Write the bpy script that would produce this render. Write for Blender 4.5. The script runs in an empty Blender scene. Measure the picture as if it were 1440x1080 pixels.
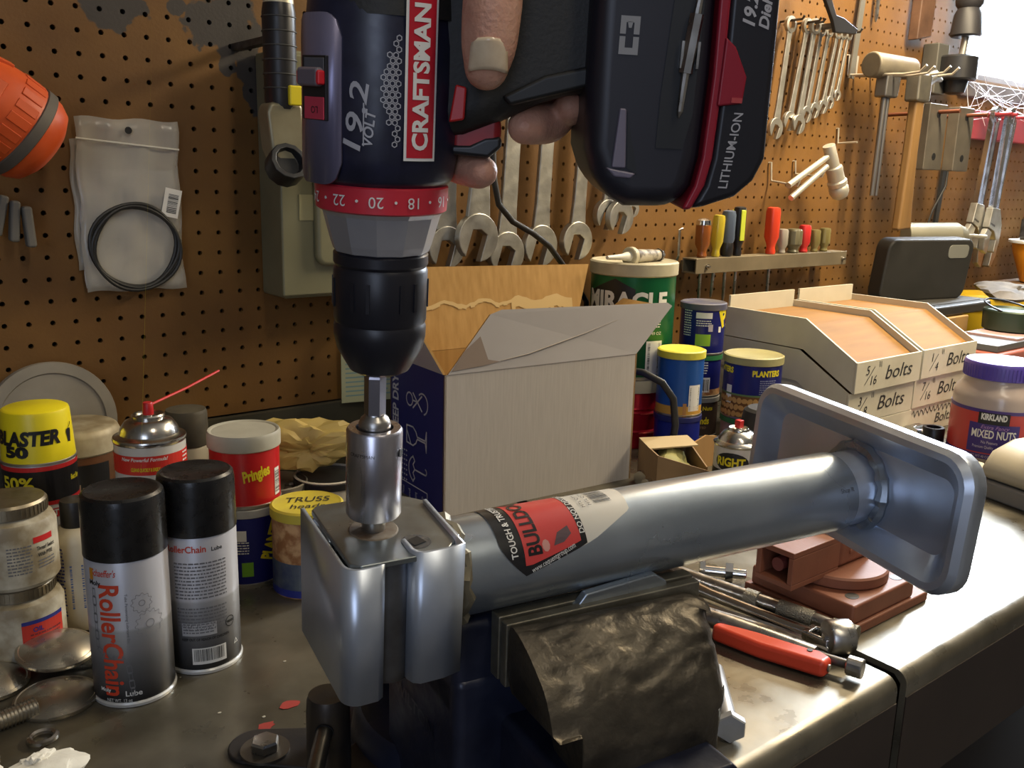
import bpy, bmesh, math, random
from mathutils import Vector, Matrix
random.seed(7)
sc = bpy.context.scene
COL = sc.collection
# ---------------------------------------------------------------- camera
cam_d = bpy.data.cameras.new('camera'); cam_o = bpy.data.objects.new('camera', cam_d); COL.objects.link(cam_o)
cam_d.sensor_width = 36.0; cam_d.lens = 1291.8 / 1440 * 36.0; cam_d.clip_start = 0.01
TILT, YAW, ROLL, CAMZ = .2230, .67324, -.02616, .437
def _w2c(v):
    X, Y, Z = v
    x1 = math.cos(YAW)*X - math.sin(YAW)*Y; y1 = math.sin(YAW)*X + math.cos(YAW)*Y
    y2 = math.cos(TILT)*y1 - math.sin(TILT)*Z; z2 = math.sin(TILT)*y1 + math.cos(TILT)*Z
    return (math.cos(ROLL)*x1 - math.sin(ROLL)*z2, y2, math.sin(ROLL)*x1 + math.cos(ROLL)*z2)
_c = [_w2c(e) for e in ((1,0,0),(0,1,0),(0,0,1))]
_right = Vector([c[0] for c in _c]); _fwd = Vector([c[1] for c in _c]); _up = Vector([c[2] for c in _c])
_m = Matrix((_right, _up, -_fwd)).transposed().to_4x4(); _m.translation = (0, 0, CAMZ)
cam_o.matrix_world = _m
sc.camera = cam_o
# ---------------------------------------------------------------- light
vs = sc.view_settings
vs.view_transform = 'Standard'; vs.look = 'None'; vs.gamma = 1.0; vs.use_curve_mapping = False
vs.exposure = 0.12
wd = bpy.data.worlds.new('overcast_sky'); sc.world = wd; wd.use_nodes = True
bg = wd.node_tree.nodes['Background']; bg.inputs[0].default_value = (.78, .88, 1, 1); bg.inputs[1].default_value = 9.0
def area(name, loc, target, sx, sy, e, col):
    l = bpy.data.lights.new(name, 'AREA'); l.shape = 'RECTANGLE'; l.size = sx; l.size_y = sy; l.energy = e; l.color = col
    o = bpy.data.objects.new(name, l); COL.objects.link(o); o.location = loc
    o.rotation_euler = (Vector(target) - Vector(loc)).to_track_quat('-Z', 'X').to_euler()
    return o
area('shop_lamp', (1.75, .66, 1.22), (1.75, .95, .3), 1.1, .14, 36, (1, .82, .55))
area('room_lamp', (.35, -.35, 1.62), (.4, .5, .0), 1.2, .14, 9, (1, .88, .68))
area('door_daylight', (-1.62, -1.25, .75), (.3, .5, .15), 1.5, 1.3, 20, (.66, .77, 1))
area('window_daylight', (2.95, 1.30, 1.0), (1.2, .45, .1), 1.1, .55, 150, (.78, .88, 1))
# ---------------------------------------------------------------- materials
MATS = {}
def mat(name, col, rough=.5, metal=0.0, col2=None, var=.35, vs=25.0, bump=0.0, bs=80.0, emit=0, alpha=1, trans=0, coat=0, rvar=0, detail=4, stretch=None):
    if name in MATS: return MATS[name]
    m = bpy.data.materials.new(name); m.use_nodes = True; nt = m.node_tree; N = nt.nodes; L = nt.links
    b = N['Principled BSDF']
    if len(col) == 3: col = (*col, 1)
    b.inputs['Base Color'].default_value = col; b.inputs['Roughness'].default_value = rough; b.inputs['Metallic'].default_value = metal
    if alpha < 1: b.inputs['Alpha'].default_value = alpha
    if trans: b.inputs['Transmission Weight'].default_value = trans
    if coat: b.inputs['Coat Weight'].default_value = coat; b.inputs['Coat Roughness'].default_value = .15
    tc = None
    def coords():
        nonlocal tc
        if tc is None:
            t = N.new('ShaderNodeTexCoord'); tc = t.outputs['Object']
            if stretch:
                mp = N.new('ShaderNodeMapping'); mp.inputs['Scale'].default_value = stretch; L.new(tc, mp.inputs[0]); tc = mp.outputs[0]
        return tc
    if col2 is not None:
        nz = N.new('ShaderNodeTexNoise'); nz.inputs['Scale'].default_value = vs; nz.inputs['Detail'].default_value = detail; L.new(coords(), nz.inputs['Vector'])
        rp = N.new('ShaderNodeValToRGB'); rp.color_ramp.elements[0].position = .5 - var; rp.color_ramp.elements[1].position = .5 + var
        rp.color_ramp.elements[0].color = col; rp.color_ramp.elements[1].color = (*col2[:3], 1)
        rp.color_ramp.elements[0].position = max(0, .5 - var*.6); rp.color_ramp.elements[1].position = min(1, .5 + var*.6)
        L.new(nz.outputs['Fac'], rp.inputs[0]); L.new(rp.outputs[0], b.inputs['Base Color'])
    if rvar:
        nz = N.new('ShaderNodeTexNoise'); nz.inputs['Scale'].default_value = vs*1.7; nz.inputs['Detail'].default_value = 5; L.new(coords(), nz.inputs['Vector'])
        mr = N.new('ShaderNodeMapRange'); mr.inputs[3].default_value = max(.03, rough-rvar); mr.inputs[4].default_value = rough+rvar
        mr.inputs[1].default_value = .3; mr.inputs[2].default_value = .7
        L.new(nz.outputs['Fac'], mr.inputs[0]); L.new(mr.outputs[0], b.inputs['Roughness'])
    if bump:
        nz = N.new('ShaderNodeTexNoise'); nz.inputs['Scale'].default_value = bs; nz.inputs['Detail'].default_value = 5; L.new(coords(), nz.inputs['Vector'])
        bp = N.new('ShaderNodeBump'); bp.inputs['Strength'].default_value = bump; bp.inputs['Distance'].default_value = .002
        L.new(nz.outputs['Fac'], bp.inputs['Height']); L.new(bp.outputs[0], b.inputs['Normal'])
    MATS[name] = m
    return m
def plain(name, col, rough=.5, metal=0.0, **k): return mat(name, col, rough, metal, **k)
WHITE = plain('white_print', (.75, .74, .70), .5)
BLACK = plain('black_print', (.012, .012, .013), .45)
REDP = plain('red_print', (.55, .02, .02), .4)
YELP = plain('yellow_print', (.75, .62, .02), .4)
BLUEP = plain('blue_print', (.02, .03, .22), .4)
INK = plain('marker_ink', (.02, .02, .02), .6)
STEEL = mat('steel', (.55, .54, .52), .32, 1, col2=(.38, .36, .33), vs=60, rvar=.08)
CHROME = mat('chrome', (.72, .72, .72), .14, 1, rvar=.06, vs=40)
WSTEEL = mat('wrench_steel', (.55, .54, .50), .42, .85, col2=(.40, .38, .33), vs=45, rvar=.08, bump=.1, bs=300)
DSTEEL = mat('dark_steel', (.16, .15, .14), .42, .9, col2=(.08, .07, .06), vs=60, rvar=.1)
BLKPL = mat('black_plastic', (.014, .014, .016), .38, rvar=.06)
GREYPL = mat('grey_plastic', (.10, .10, .11), .5)
CARD = mat('cardboard', (.42, .25, .10), .85, col2=(.34, .19, .07), vs=30, stretch=(1, 1, .15))
RUBBER = mat('black_rubber', (.018, .018, .018), .5)
# ---------------------------------------------------------------- helpers
def link(o, parent=None, mx=None):
    COL.objects.link(o)
    if parent is not None: o.parent = parent
    if mx is not None: o.matrix_local = mx
    return o
def mesh(name, verts, faces, mats, parent=None, smooth=False, midx=None, mx=None, auto=None):
    me = bpy.data.meshes.new(name); me.from_pydata([tuple(v) for v in verts], [], [tuple(f) for f in faces])
    for m in (mats if isinstance(mats, (list, tuple)) else [mats]): me.materials.append(m)
    if midx is not None: me.polygons.foreach_set('material_index', midx)
    bm = bmesh.new(); bm.from_mesh(me); bmesh.ops.recalc_face_normals(bm, faces=bm.faces); bm.to_mesh(me); bm.free()
    if smooth:
        me.polygons.foreach_set('use_smooth', [True]*len(me.polygons))
        me.set_sharp_from_angle(angle=math.radians(auto or 38))
    o = bpy.data.objects.new(name, me)
    return link(o, parent, mx)
class MB:
    """collects solids for ONE mesh object"""
    def __init__(s): s.v = []; s.f = []; s.m = []
    def add(s, v, f, mi=0):
        k = len(s.v); s.v += [tuple(p) for p in v]; s.f += [tuple(i+k for i in q) for q in f]; s.m += [mi]*len(f); return s
    def box(s, c, d, rot=None, mi=0):
        x, y, z = (q/2 for q in d)
        P = [Vector(p) for p in ((-x,-y,-z),(x,-y,-z),(x,y,-z),(-x,y,-z),(-x,-y,z),(x,-y,z),(x,y,z),(-x,y,z))]
        if rot is not None: P = [rot @ p for p in P]
        P = [p + Vector(c) for p in P]
        return s.add(P, [(3,2,1,0),(4,5,6,7),(0,1,5,4),(1,2,6,5),(2,3,7,6),(3,0,4,7)], mi)
    def box2(s, a, b, mi=0):
        return s.box([(p+q)/2 for p, q in zip(a, b)], [abs(p-q) for p, q in zip(a, b)], mi=mi)
    def lathe(s, prof, n=32, c=(0,0,0), rot=None, mi=0, sx=1, sy=1, mis=None):
        V = []; Fc = []; Mi = []
        for r, z in prof:
            for i in range(n):
                a = 2*math.pi*i/n; V.append(Vector((r*math.cos(a)*sx, r*math.sin(a)*sy, z)))
        if rot is not None: V = [rot @ p for p in V]
        V = [p + Vector(c) for p in V]
        for j in range(len(prof)-1):
            for i in range(n):
                q = (j*n+i, j*n+(i+1)%n, (j+1)*n+(i+1)%n, (j+1)*n+i)
                Fc.append(q); Mi.append(mis[j] if mis else mi)
        if prof[0][0] > 1e-6: Fc.append(tuple(range(n-1, -1, -1))); Mi.append(mis[0] if mis else mi)
        if prof[-1][0] > 1e-6: Fc.append(tuple((len(prof)-1)*n+i for i in range(n))); Mi.append(mis[-1] if mis else mi)
        k = len(s.v); s.v += [tuple(p) for p in V]; s.f += [tuple(i+k for i in q) for q in Fc]; s.m += Mi
        return s
    def ring(s, prof, n=32, c=(0,0,0), rot=None, mi=0):
        """closed profile lathe (torus-like)"""
        V = [Vector((r*math.cos(2*math.pi*i/n), r*math.sin(2*math.pi*i/n), z)) for r, z in prof for i in range(n)]
        if rot is not None: V = [rot @ p for p in V]
        V = [p + Vector(c) for p in V]; J = len(prof)
        return s.add(V, [(j*n+i, j*n+(i+1)%n, ((j+1)%J)*n+(i+1)%n, ((j+1)%J)*n+i) for j in range(J) for i in range(n)], mi)
    def cyl(s, a, b, r, r2=None, n=16, mi=0):
        a = Vector(a); b = Vector(b); d = b-a; L = d.length
        q = d.to_track_quat('Z', 'Y').to_matrix()
        return s.lathe([(r, 0), (r if r2 is None else r2, L)], n, a, q, mi)
    def tube(s, pts, rad, n=10, mi=0, closed=False):
        P = [Vector(p) for p in pts]; K = len(P)
        R = rad if isinstance(rad, (list, tuple)) else [rad]*K
        V = []; up = None
        for i, p in enumerate(P):
            if closed: t = P[(i+1) % K] - P[i-1]
            else: t = P[min(i+1, K-1)] - P[max(i-1, 0)]
            t.normalize()
            if up is None:
                up = Vector((0,0,1)) if abs(t.z) < .9 else Vector((1,0,0))
            x = up - t*up.dot(t); x.normalize(); y = t.cross(x); up = x
            for j in range(n):
                a = 2*math.pi*j/n; V.append(p + (x*math.cos(a) + y*math.sin(a))*R[i])
        Fc = [(i*n+j, i*n+(j+1)%n, ((i+1)%K)*n+(j+1)%n, ((i+1)%K)*n+j) for i in range(K if closed else K-1) for j in range(n)]
        if not closed: Fc += [tuple(range(n-1,-1,-1)), tuple((K-1)*n+j for j in range(n))]
        return s.add(V, Fc, mi)
    def prism(s, poly, t0, t1, ex=(1,0,0), ey=(0,1,0), ez=(0,0,1), o=(0,0,0), mi=0, inset=None):
        """polygon in (ex,ey), extruded t0..t1 along ez; inset = (d, h) chamfers the rim on the t1 side"""
        ex, ey, ez, o = (Vector(q) for q in (ex, ey, ez, o)); n = len(poly)
        V = [o+ex*x+ey*y+ez*t0 for x, y in poly] + [o+ex*x+ey*y+ez*t1 for x, y in poly]
        Fc = [(i, (i+1)%n, n+(i+1)%n, n+i) for i in range(n)] + [tuple(range(n-1,-1,-1)), tuple(range(n, 2*n))]
        return s.add(V, Fc, mi)
    def build(s, name, mats, parent=None, smooth=False, mx=None, bevel=0, seg=2, auto=None, sub=0):
        o = mesh(name, s.v, s.f, mats, parent, smooth or bevel > 0, s.m, mx, auto)
        if bevel:
            b = o.modifiers.new('bevel', 'BEVEL'); b.width = bevel; b.segments = seg; b.limit_method = 'ANGLE'; b.angle_limit = math.radians(40)
            b.harden_normals = True
        if sub:
            u = o.modifiers.new('sub', 'SUBSURF'); u.levels = sub; u.render_levels = sub
        return o
def tag(o, label, cat, group=None, kind=None):
    o['label'] = label; o['category'] = cat
    if group: o['group'] = group
    if kind: o['kind'] = kind
    return o
def struct(o, label=None):
    o['kind'] = 'structure'
    if label: o['label'] = label; o['category'] = o.name.split('_')[0]
    return o
def thing(name, label, cat, loc=(0,0,0), rz=0, group=None, mx=None):
    o = bpy.data.objects.new(name, None); o.empty_display_size = .02; COL.objects.link(o)
    if mx is not None: o.matrix_world = mx
    else: o.location = loc; o.rotation_euler = (0, 0, rz)
    return tag(o, label, cat, group)
def frame(o, ex, ey, ez):
    m = Matrix((Vector(ex), Vector(ey), Vector(ez))).transposed().to_4x4(); m.translation = o; return m
def rrect(w, h, r, n=5, cx=0, cy=0):
    P = []
    for sx, sy, a0 in ((1,1,0),(-1,1,90),(-1,-1,180),(1,-1,270)):
        for k in range(n+1):
            a = math.radians(a0 + 90*k/n); P.append((cx+sx*(w/2-r)+r*math.cos(a), cy+sy*(h/2-r)+r*math.sin(a)))
    return P
# --- lettering: built-in font turned into thin mesh and laid on a plane or a cylinder
_T = {}
def text_mesh(s, bold, shear, res):
    k = (s, bold, shear, res)
    if k not in _T:
        c = bpy.data.curves.new('t', 'FONT'); c.body = s; c.size = 1; c.align_x = 'CENTER'; c.align_y = 'CENTER'
        c.resolution_u = res; c.offset = bold; c.shear = shear; c.fill_mode = 'FRONT'
        o = bpy.data.objects.new('t', c); me = bpy.data.meshes.new_from_object(o)
        _T[k] = ([tuple(v.co) for v in me.vertices], [tuple(p.vertices) for p in me.polygons])
        bpy.data.objects.remove(o); bpy.data.meshes.remove(me); bpy.data.curves.remove(c)
    return _T[k]
def on_plane(o, ex, ey):
    o, ex, ey = Vector(o), Vector(ex).normalized(), Vector(ey).normalized()
    return lambda x, y: o + ex*x + ey*y
def on_cyl(r, th, z, rot=0, c=(0, 0)):
    cr, sr = math.cos(math.radians(rot)), math.sin(math.radians(rot))
    def f(x, y):
        x, y = x*cr - y*sr, x*sr + y*cr
        a = th + x/r; return Vector((c[0]+r*math.cos(a), c[1]+r*math.sin(a), z+y))
    return f
def txt(parent, s, size, fn, m, bold=.0, shear=0, sx=1, name='lettering', width=None, fine=None):
    V, Fc = text_mesh(s, bold, shear, 3)
    if width:
        w = max(v[0] for v in V) - min(v[0] for v in V); sx = width/(w*size)
    me = bpy.data.meshes.new(name); me.from_pydata([(v[0]*size*sx, v[1]*size, 0) for v in V], [], Fc)
    if fine:
        bm = bmesh.new(); bm.from_mesh(me)
        for _ in range(2):
            E = [e for e in bm.edges if e.calc_length() > fine]
            if E: bmesh.ops.subdivide_edges(bm, edges=E, cuts=1); bmesh.ops.triangulate(bm, faces=bm.faces)
        bm.to_mesh(me); bm.free()
    for v in me.vertices: v.co = fn(v.co.x, v.co.y)
    me.materials.append(m)
    return link(bpy.data.objects.new(name, me), parent)
def patch(parent, name, fn, x0, x1, y0, y1, m, n=10):
    """thin printed patch through a mapping function"""
    V = []; Fc = []
    for i in range(n+1):
        x = x0 + (x1-x0)*i/n; V += [fn(x, y0), fn(x, y1)]
    Fc = [(2*i, 2*i+2, 2*i+3, 2*i+1) for i in range(n)]
    return mesh(name, V, Fc, m, parent)
def poly_on(parent, name, fn, poly, m):
    me = bpy.data.meshes.new(name); me.from_pydata([(x, y, 0) for x, y in poly], [], [tuple(range(len(poly)))])
    bm = bmesh.new(); bm.from_mesh(me); bmesh.ops.triangulate(bm, faces=bm.faces)
    for _ in range(4):
        E = [e for e in bm.edges if e.calc_length() > .006]
        if E: bmesh.ops.subdivide_edges(bm, edges=E, cuts=1); bmesh.ops.triangulate(bm, faces=bm.faces)
    bm.to_mesh(me); bm.free()
    for v in me.vertices: v.co = fn(v.co.x, v.co.y)
    me.materials.append(m); return link(bpy.data.objects.new(name, me), parent)
def bars_on(parent, name, fn, x0, x1, y0, y1, m, n=14, seed=1, back=None):
    """a barcode"""
    rr = random.Random(seed); mb = MB(); x = x0; u = (x1-x0)/(n*2.2)
    while x < x1-u:
        w = u*rr.choice((.5, .8, 1.4)); mb.add([fn(x, y0), fn(x+w, y0), fn(x+w, y1), fn(x, y1)], [(0,1,2,3)]); x += w + u*rr.choice((.6, .9, 1.3))
    return mb.build(name, m, parent)
def face_cam(x, y): return math.atan2(-y, -x)
# ================================================================ the room
WY = 1.1686
def holeboard():
    m = mat('pegboard', (.195, .092, .017), .6, 0, col2=(.130, .058, .011), vs=9, bump=.12, bs=260, rvar=.1)
    nt = m.node_tree; N = nt.nodes; L = nt.links; b = N['Principled BSDF']
    base = b.inputs['Base Color'].links[0].from_socket
    tc = N.new('ShaderNodeTexCoord')
    # dark glue residue patches near the top left of the board, ragged outlines
    nz = N.new('ShaderNodeTexNoise'); nz.inputs['Scale'].default_value = 45; nz.inputs['Detail'].default_value = 6
    L.new(tc.outputs['Object'], nz.inputs['Vector'])
    prev = base
    for (cx, cz, rx, rz) in ((.331, .617, .042, .030), (.465, .612, .052, .040), (.492, .566, .020, .030), (.405, .625, .012, .012), (.465, .561, .014, .012), (.50, .535, .016, .03)):
        mp = N.new('ShaderNodeMapping'); mp.vector_type = 'POINT'
        mp.inputs['Location'].default_value = (-cx/rx, 0, -cz/rz); mp.inputs['Scale'].default_value = (1/rx, 0, 1/rz)
        L.new(tc.outputs['Object'], mp.inputs[0])
        ln = N.new('ShaderNodeVectorMath'); ln.operation = 'LENGTH'; L.new(mp.outputs[0], ln.inputs[0])
        ad = N.new('ShaderNodeMath'); ad.operation = 'MULTIPLY_ADD'; ad.inputs[1].default_value = 1.5; L.new(nz.outputs['Fac'], ad.inputs[0]); L.new(ln.outputs['Value'], ad.inputs[2])
        rp = N.new('ShaderNodeValToRGB'); rp.color_ramp.elements[0].position = .0; rp.color_ramp.elements[0].color = (1,1,1,1)
        rp.color_ramp.elements[1].position = 1; rp.color_ramp.elements[1].color = (0,0,0,1)
        ms = N.new('ShaderNodeMapRange'); ms.inputs[1].default_value = 1.62; ms.inputs[2].default_value = 1.72; L.new(ad.outputs[0], ms.inputs[0]); L.new(ms.outputs[0], rp.inputs[0])
        mx = N.new('ShaderNodeMix'); mx.data_type = 'RGBA'; L.new(rp.outputs[0], mx.inputs[0]); L.new(prev, mx.inputs[6]); mx.inputs[7].default_value = (.05, .042, .036, 1)
        prev = mx.outputs[2]
    L.new(prev, b.inputs['Base Color'])
    V = []; Fc = []; P = .0254; h = P/2; R = .0031; T = .006
    WX, WZ = 2.275, .690
    for c in range(-24, 132):
        x = c*P + .2155; n = 8
        for r in range(-28, 19):
            z = .5848 - r*P
            if x > WX and z > WZ: continue
            k = len(V); dz = .0
            lo = h if r < 18 else h
            ring = [(x + h*cx, z + h*cz) for cx, cz in ((1,0),(1,1),(0,1),(-1,1),(-1,0),(-1,-1),(0,-1),(1,-1))]
            V += [(a, WY, b_) for a, b_ in ring]
            cs = [(x + R*math.cos(math.pi/4*i), z + R*math.sin(math.pi/4*i)) for i in range(8)]
            V += [(a, WY, b_) for a, b_ in cs] + [(a, WY+T, b_) for a, b_ in cs]
            for i in range(8):
                j = (i+1) % 8
                Fc.append((k+i, k+j, k+8+j, k+8+i)); Fc.append((k+8+i, k+8+j, k+16+j, k+16+i))
    me = bpy.data.meshes.new('wall_back'); me.from_pydata(V, [], Fc); me.materials.append(m)
    bm = bmesh.new(); bm.from_mesh(me)
    bmesh.ops.reverse_faces(bm, faces=bm.faces); bm.to_mesh(me); bm.free()
    o = link(bpy.data.objects.new('wall_back', me)); return o
struct(holeboard(), 'brown perforated hardboard tool wall with rows of small holes')
DK = mat('wall_paint_dark', (.20, .17, .13), .8, col2=(.15, .12, .09), vs=3)
mb = MB(); y0, y1 = WY+.03, WY+.09
mb.box2((-1.7, y0, -.9), (2.30, y1, 1.75)); mb.box2((2.30, y0, -.9), (3.75, y1, .66)); mb.box2((2.30, y0, 1.34), (3.75, y1, 1.75)); mb.box2((3.6, y0, .66), (4.3, y1, 1.34))
struct(mb.build('wall_stud', DK), 'dark stud wall behind the perforated board')
struct(MB().box2((-1.7, -2.3, -.95), (4.3, WY+.09, -.9)).build('floor', mat('floor_concrete', (.10, .09, .08), .7, col2=(.06, .055, .05), vs=4)), 'dark concrete shop floor')
struct(MB().box2((-1.7, -2.3, 1.75), (4.3, WY+.09, 1.8)).build('ceiling', mat('ceiling_paint', (.42, .39, .33), .8)), 'dull painted ceiling')
struct(MB().box2((-1.75, -2.3, -.9), (-1.7, WY+.09, 1.75)).build('wall_left', DK), 'dark shop wall on the left')
struct(MB().box2((4.3, -2.3, -.9), (4.35, WY+.09, 1.75)).build('wall_right', DK), 'dark shop wall on the right')
struct(MB().box2((-1.7, -2.35, -.9), (4.3, -2.3, 1.75)).build('wall_front', DK), 'dark shop wall behind the bench front')
# window
win = thing('window_1', 'bright overexposed window above the pegs with cobwebbed sill', 'window', (2.95, WY, .69)); win['kind'] = 'structure'
WF = mat('window_frame_paint', (.16, .13, .11), .7, col2=(.07, .05, .05), vs=14)
mb = MB(); mb.box2((-.66, -.012, -.035), (.66, .05, .0)); mb.build('window_sill', WF, win, bevel=.003)
mb = MB(); mb.box2((-.66, .05, 0), (-.61, .09, .65)); mb.box2((.61, .05, 0), (.66, .09, .65)); mb.box2((-.61, .05, 0), (.61, .09, .035)); mb.box2((-.61, .05, .60), (.61, .09, .65))
mb.build('window_frame', WF, win, bevel=.003)
gl = bpy.data.materials.new('window_glass'); gl.use_nodes = True
nt = gl.node_tree; nt.nodes.remove(nt.nodes['Principled BSDF'])
a_ = nt.nodes.new('ShaderNodeBsdfTransparent'); b_ = nt.nodes.new('ShaderNodeBsdfGlossy'); b_.inputs['Roughness'].default_value = .02
c_ = nt.nodes.new('ShaderNodeMixShader'); c_.inputs[0].default_value = .06
nt.links.new(a_.outputs[0], c_.inputs[1]); nt.links.new(b_.outputs[0], c_.inputs[2]); nt.links.new(c_.outputs[0], nt.nodes['Material Output'].inputs[0])
MB().box2((-.61, .066, .035), (.61, .070, .60)).build('pane', gl, win)
# backsplash and benches
BS = mat('bench_steel', (.20, .18, .135), .34, .5, col2=(.085, .075, .053), vs=16, rvar=.12, bump=.06, bs=120, detail=8)
nt = BS.node_tree
def bench(name, label, x0, x1, drop):
    t = thing(name, label, 'workbench', ((x0+x1)/2, .77, -.9))
    hw = (x1-x0)/2; yf = .368-.77; yb = WY-.003-.77; r = .013; Z = .9; th = .006
    pr = [(yb, Z)]
    for k in range(7):
        a = math.radians(90 + 15*k); pr.append((yf + r + r*math.cos(a), Z - r + r*math.sin(a)))
    pr += [(yf, Z-drop), (yf+th, Z-drop), (yf+th, Z-r), (yf+r, Z-th), (yb, Z-th)]
    mb = MB().prism(pr, -hw, hw, (0,1,0), (0,0,1), (1,0,0))
    mb.build('steel_top', [BS], t, smooth=True)
    MB().box2((-hw+.0005, yf-.0012, Z-drop), (hw-.0005, yf+.002, Z-.024)).build('front_apron', mat('apron_dark_brown', (.030, .021, .018), .5, .2, col2=(.045, .032, .026), vs=9), t)  # front sheet, darker and browner than the steel top
    fr = mat('bench_frame_paint', (.05, .035, .028), .6)
    for sx in (-1, 1):
        for yy in (yf+.05, yb-.06): MB().box2((sx*(hw-.08)-.03, yy-.03, 0), (sx*(hw-.08)+.03, yy+.03, Z-th)).build('leg', fr, t)
    MB().box2((-hw+.05, yf+.012, Z-drop-.01), (hw-.05, yf+.035, Z-.03)).build('rail', fr, t)
    MB().box2((-hw+.06, yf+.03, .22), (hw-.06, yb-.05, .24)).build('lower_shelf', fr, t)
    return t
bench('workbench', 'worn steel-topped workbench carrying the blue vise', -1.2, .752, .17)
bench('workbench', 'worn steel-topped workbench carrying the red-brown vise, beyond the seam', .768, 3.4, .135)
sp = MB().box2((-1.2, WY-.012, .0), (3.4, WY-.001, .113)).build('trim_1', mat('splash_paint', (.075, .07, .045), .55, .2, col2=(.05, .045, .03), vs=12)); struct(sp, 'dark green-grey backsplash strip along the wall foot')
# ================================================================ trailer jack lying across the vise
ZINC = mat('zinc_plate', (.50, .56, .63), .28, .85, col2=(.35, .40, .46), vs=9, rvar=.04, bump=.05, bs=90)
ZINC2 = mat('zinc_plate_iridescent', (.60, .66, .76), .36, .72, col2=(.46, .51, .60), vs=14, rvar=.08)
ZDIRT = mat('zinc_dirty', (.24, .25, .27), .42, .9, col2=(.07, .06, .05), vs=26, rvar=.12)
JU, JV, JW = Vector((.9843, -.1761, .0096)), Vector((.1747, .981, .0839)), Vector((-.0242, -.0809, .9964))
jack = thing('trailer_jack', 'zinc plated trailer jack lying across the vise with rectangular foot plate', 'trailer jack', mx=frame((.28, .4044, .2168), JU, JV, JW))
RX = Matrix(((0,0,1),(1,0,0),(0,1,0)))      # local z axis of a lathe -> jack axis
R_ = .0285
MB().lathe([(.0265, -.012), (R_, -.012), (R_, .3005), (.0275, .3015)], 64, rot=RX).build('outer_tube', ZINC, jack, smooth=True)
MB().lathe([(.0268, .30), (.0270, .336)], 64, rot=RX).build('inner_tube', ZINC2, jack, smooth=True)
# weld bead at the foot
fps, tw, tl = -.07, -.1514, -.0692
f_v = Vector((0, math.cos(fps), math.sin(fps))); f_w = Vector((0, -math.sin(fps), math.cos(fps))); f_u = Vector((1,0,0))
fu = (f_u + f_v*tw + f_w*tl).normalized(); fv = (f_v - f_u*tw).normalized(); fw = fu.cross(fv)
fo = Vector((.331, 0, 0))
wb = MB(); pts = []
for i in range(40):
    a = 2*math.pi*i/40; q = fv*math.cos(a)*.0295 + fw*math.sin(a)*.0295
    pts.append(fo + q - f_u*(.003 + .0005*((i*7) % 3)))
wb.tube(pts, [.0052 + .0008*math.sin(i*2.3) for i in range(40)], 8, closed=True)
wb.build('weld_bead', ZINC, jack, smooth=True)
# pressed pan shaped foot
def pan(name, parent):
    V = []; Fc = []
    cx, cy = .003, .0057; W, H = .2238, .0932
    loops = [(W-.001, H-.001, .020, .010), (W, H, .0205, .0), (W-.004, H-.004, .0195, -.0035), (W-.010, H-.010, .0175, -.003), (W-.036, H-.036, .012, .0088), (W-.039, H-.039, .011, .010)]
    n = 28
    for w_, h_, r, x in loops:
        for p, q in rrect(w_, h_, r, 6, cx, cy): V.append(fo + fv*p + fw*q + fu*(x - .010))
    n = len(V)//len(loops)
    for j in range(len(loops)-1):
        for i in range(n): Fc.append((j*n+i, j*n+(i+1)%n, (j+1)*n+(i+1)%n, (j+1)*n+i))
    Fc.append(tuple((len(loops)-1)*n+i for i in range(n)))
    o = mesh(name, V, Fc, ZINC2, parent, True, auto=24)
    s = o.modifiers.new('thickness', 'SOLIDIFY'); s.thickness = .002; s.offset = 1
    return o
pan('foot_plate', jack)
# mounting head: folded sheet bracket with a loose top plate
head = MB(); a0, a1, b0, b1, w0, w1 = -.074, -.012, -.0395, .0395, -.046, .0335
def sheet(poly, t, wlo, whi, mb):
    n = len(poly)
    for i in range(n-1):
        p, q = Vector(poly[i]), Vector(poly[i+1]); d = (q-p).normalized(); nn = Vector((-d.y, d.x))*t
        mb.prism([tuple(p), tuple(q), tuple(q+nn), tuple(p+nn)], wlo, whi)
rc = .008
left = [(a0, b1), (a0, b0+rc)] + [(a0+rc-rc*math.cos(math.radians(k)), b0+rc-rc*math.sin(math.radians(k))) for k in (15,30,45,60,75)] + [(a0+rc, b0), (-.0575, b0), (-.0545, b0+.002), (-.053, b0+.006), (-.053, b0+.02)]
def strip_mesh(name, poly, wlo, whi, t, m, parent):
    V = []; Fc = []; n = len(poly)
    for x, y in poly: V += [(x, y, wlo), (x, y, whi)]
    Fc = [(2*i, 2*i+2, 2*i+3, 2*i+1) for i in range(n-1)]
    o = mesh(name, V, Fc, m, parent, True, auto=45)
    s = o.modifiers.new('thickness', 'SOLIDIFY'); s.thickness = t; s.offset = 0
    return o
strip_mesh('side_plate', left, w0, w1-.001, .0022, ZINC2, jack)
right = [(-.0375, b0+.018), (-.0375, b0+.006), (-.036, b0+.002), (-.033, b0), (-.020, b0), (-.010, b0+.002), (-.010, b0+.012), (-.008, .02)]
strip_mesh('flange_plate', right, w0+.004, w1+.002, .0022, ZINC2, jack)
MB().lathe([(.0145, -.043), (.0145, .028)], 32, (-.045, -.018, 0)).build('inner_sleeve', ZDIRT, jack, smooth=True)
MB().box2((a0+.004, .006, w0+.004), (-.012, b1-.002, w1-.005)).build('gear_case', ZINC, jack, bevel=.003)
tp = [(a0+.0035, b0+.006), (a0+.008, b0+.0015), (-.020, b0+.001), (-.012, -.030), (-.006, -.024), (-.006, .022), (-.02, .038), (a0+.008, b1-.0015), (a0+.0035, b1-.006)]
MB().prism(tp, w1-.0035, w1).build('top_plate', mat('top_plate_zinc', (.36, .40, .42), .36, .9, col2=(.24, .26, .26), vs=30, rvar=.1), jack, bevel=.0008)
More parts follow.
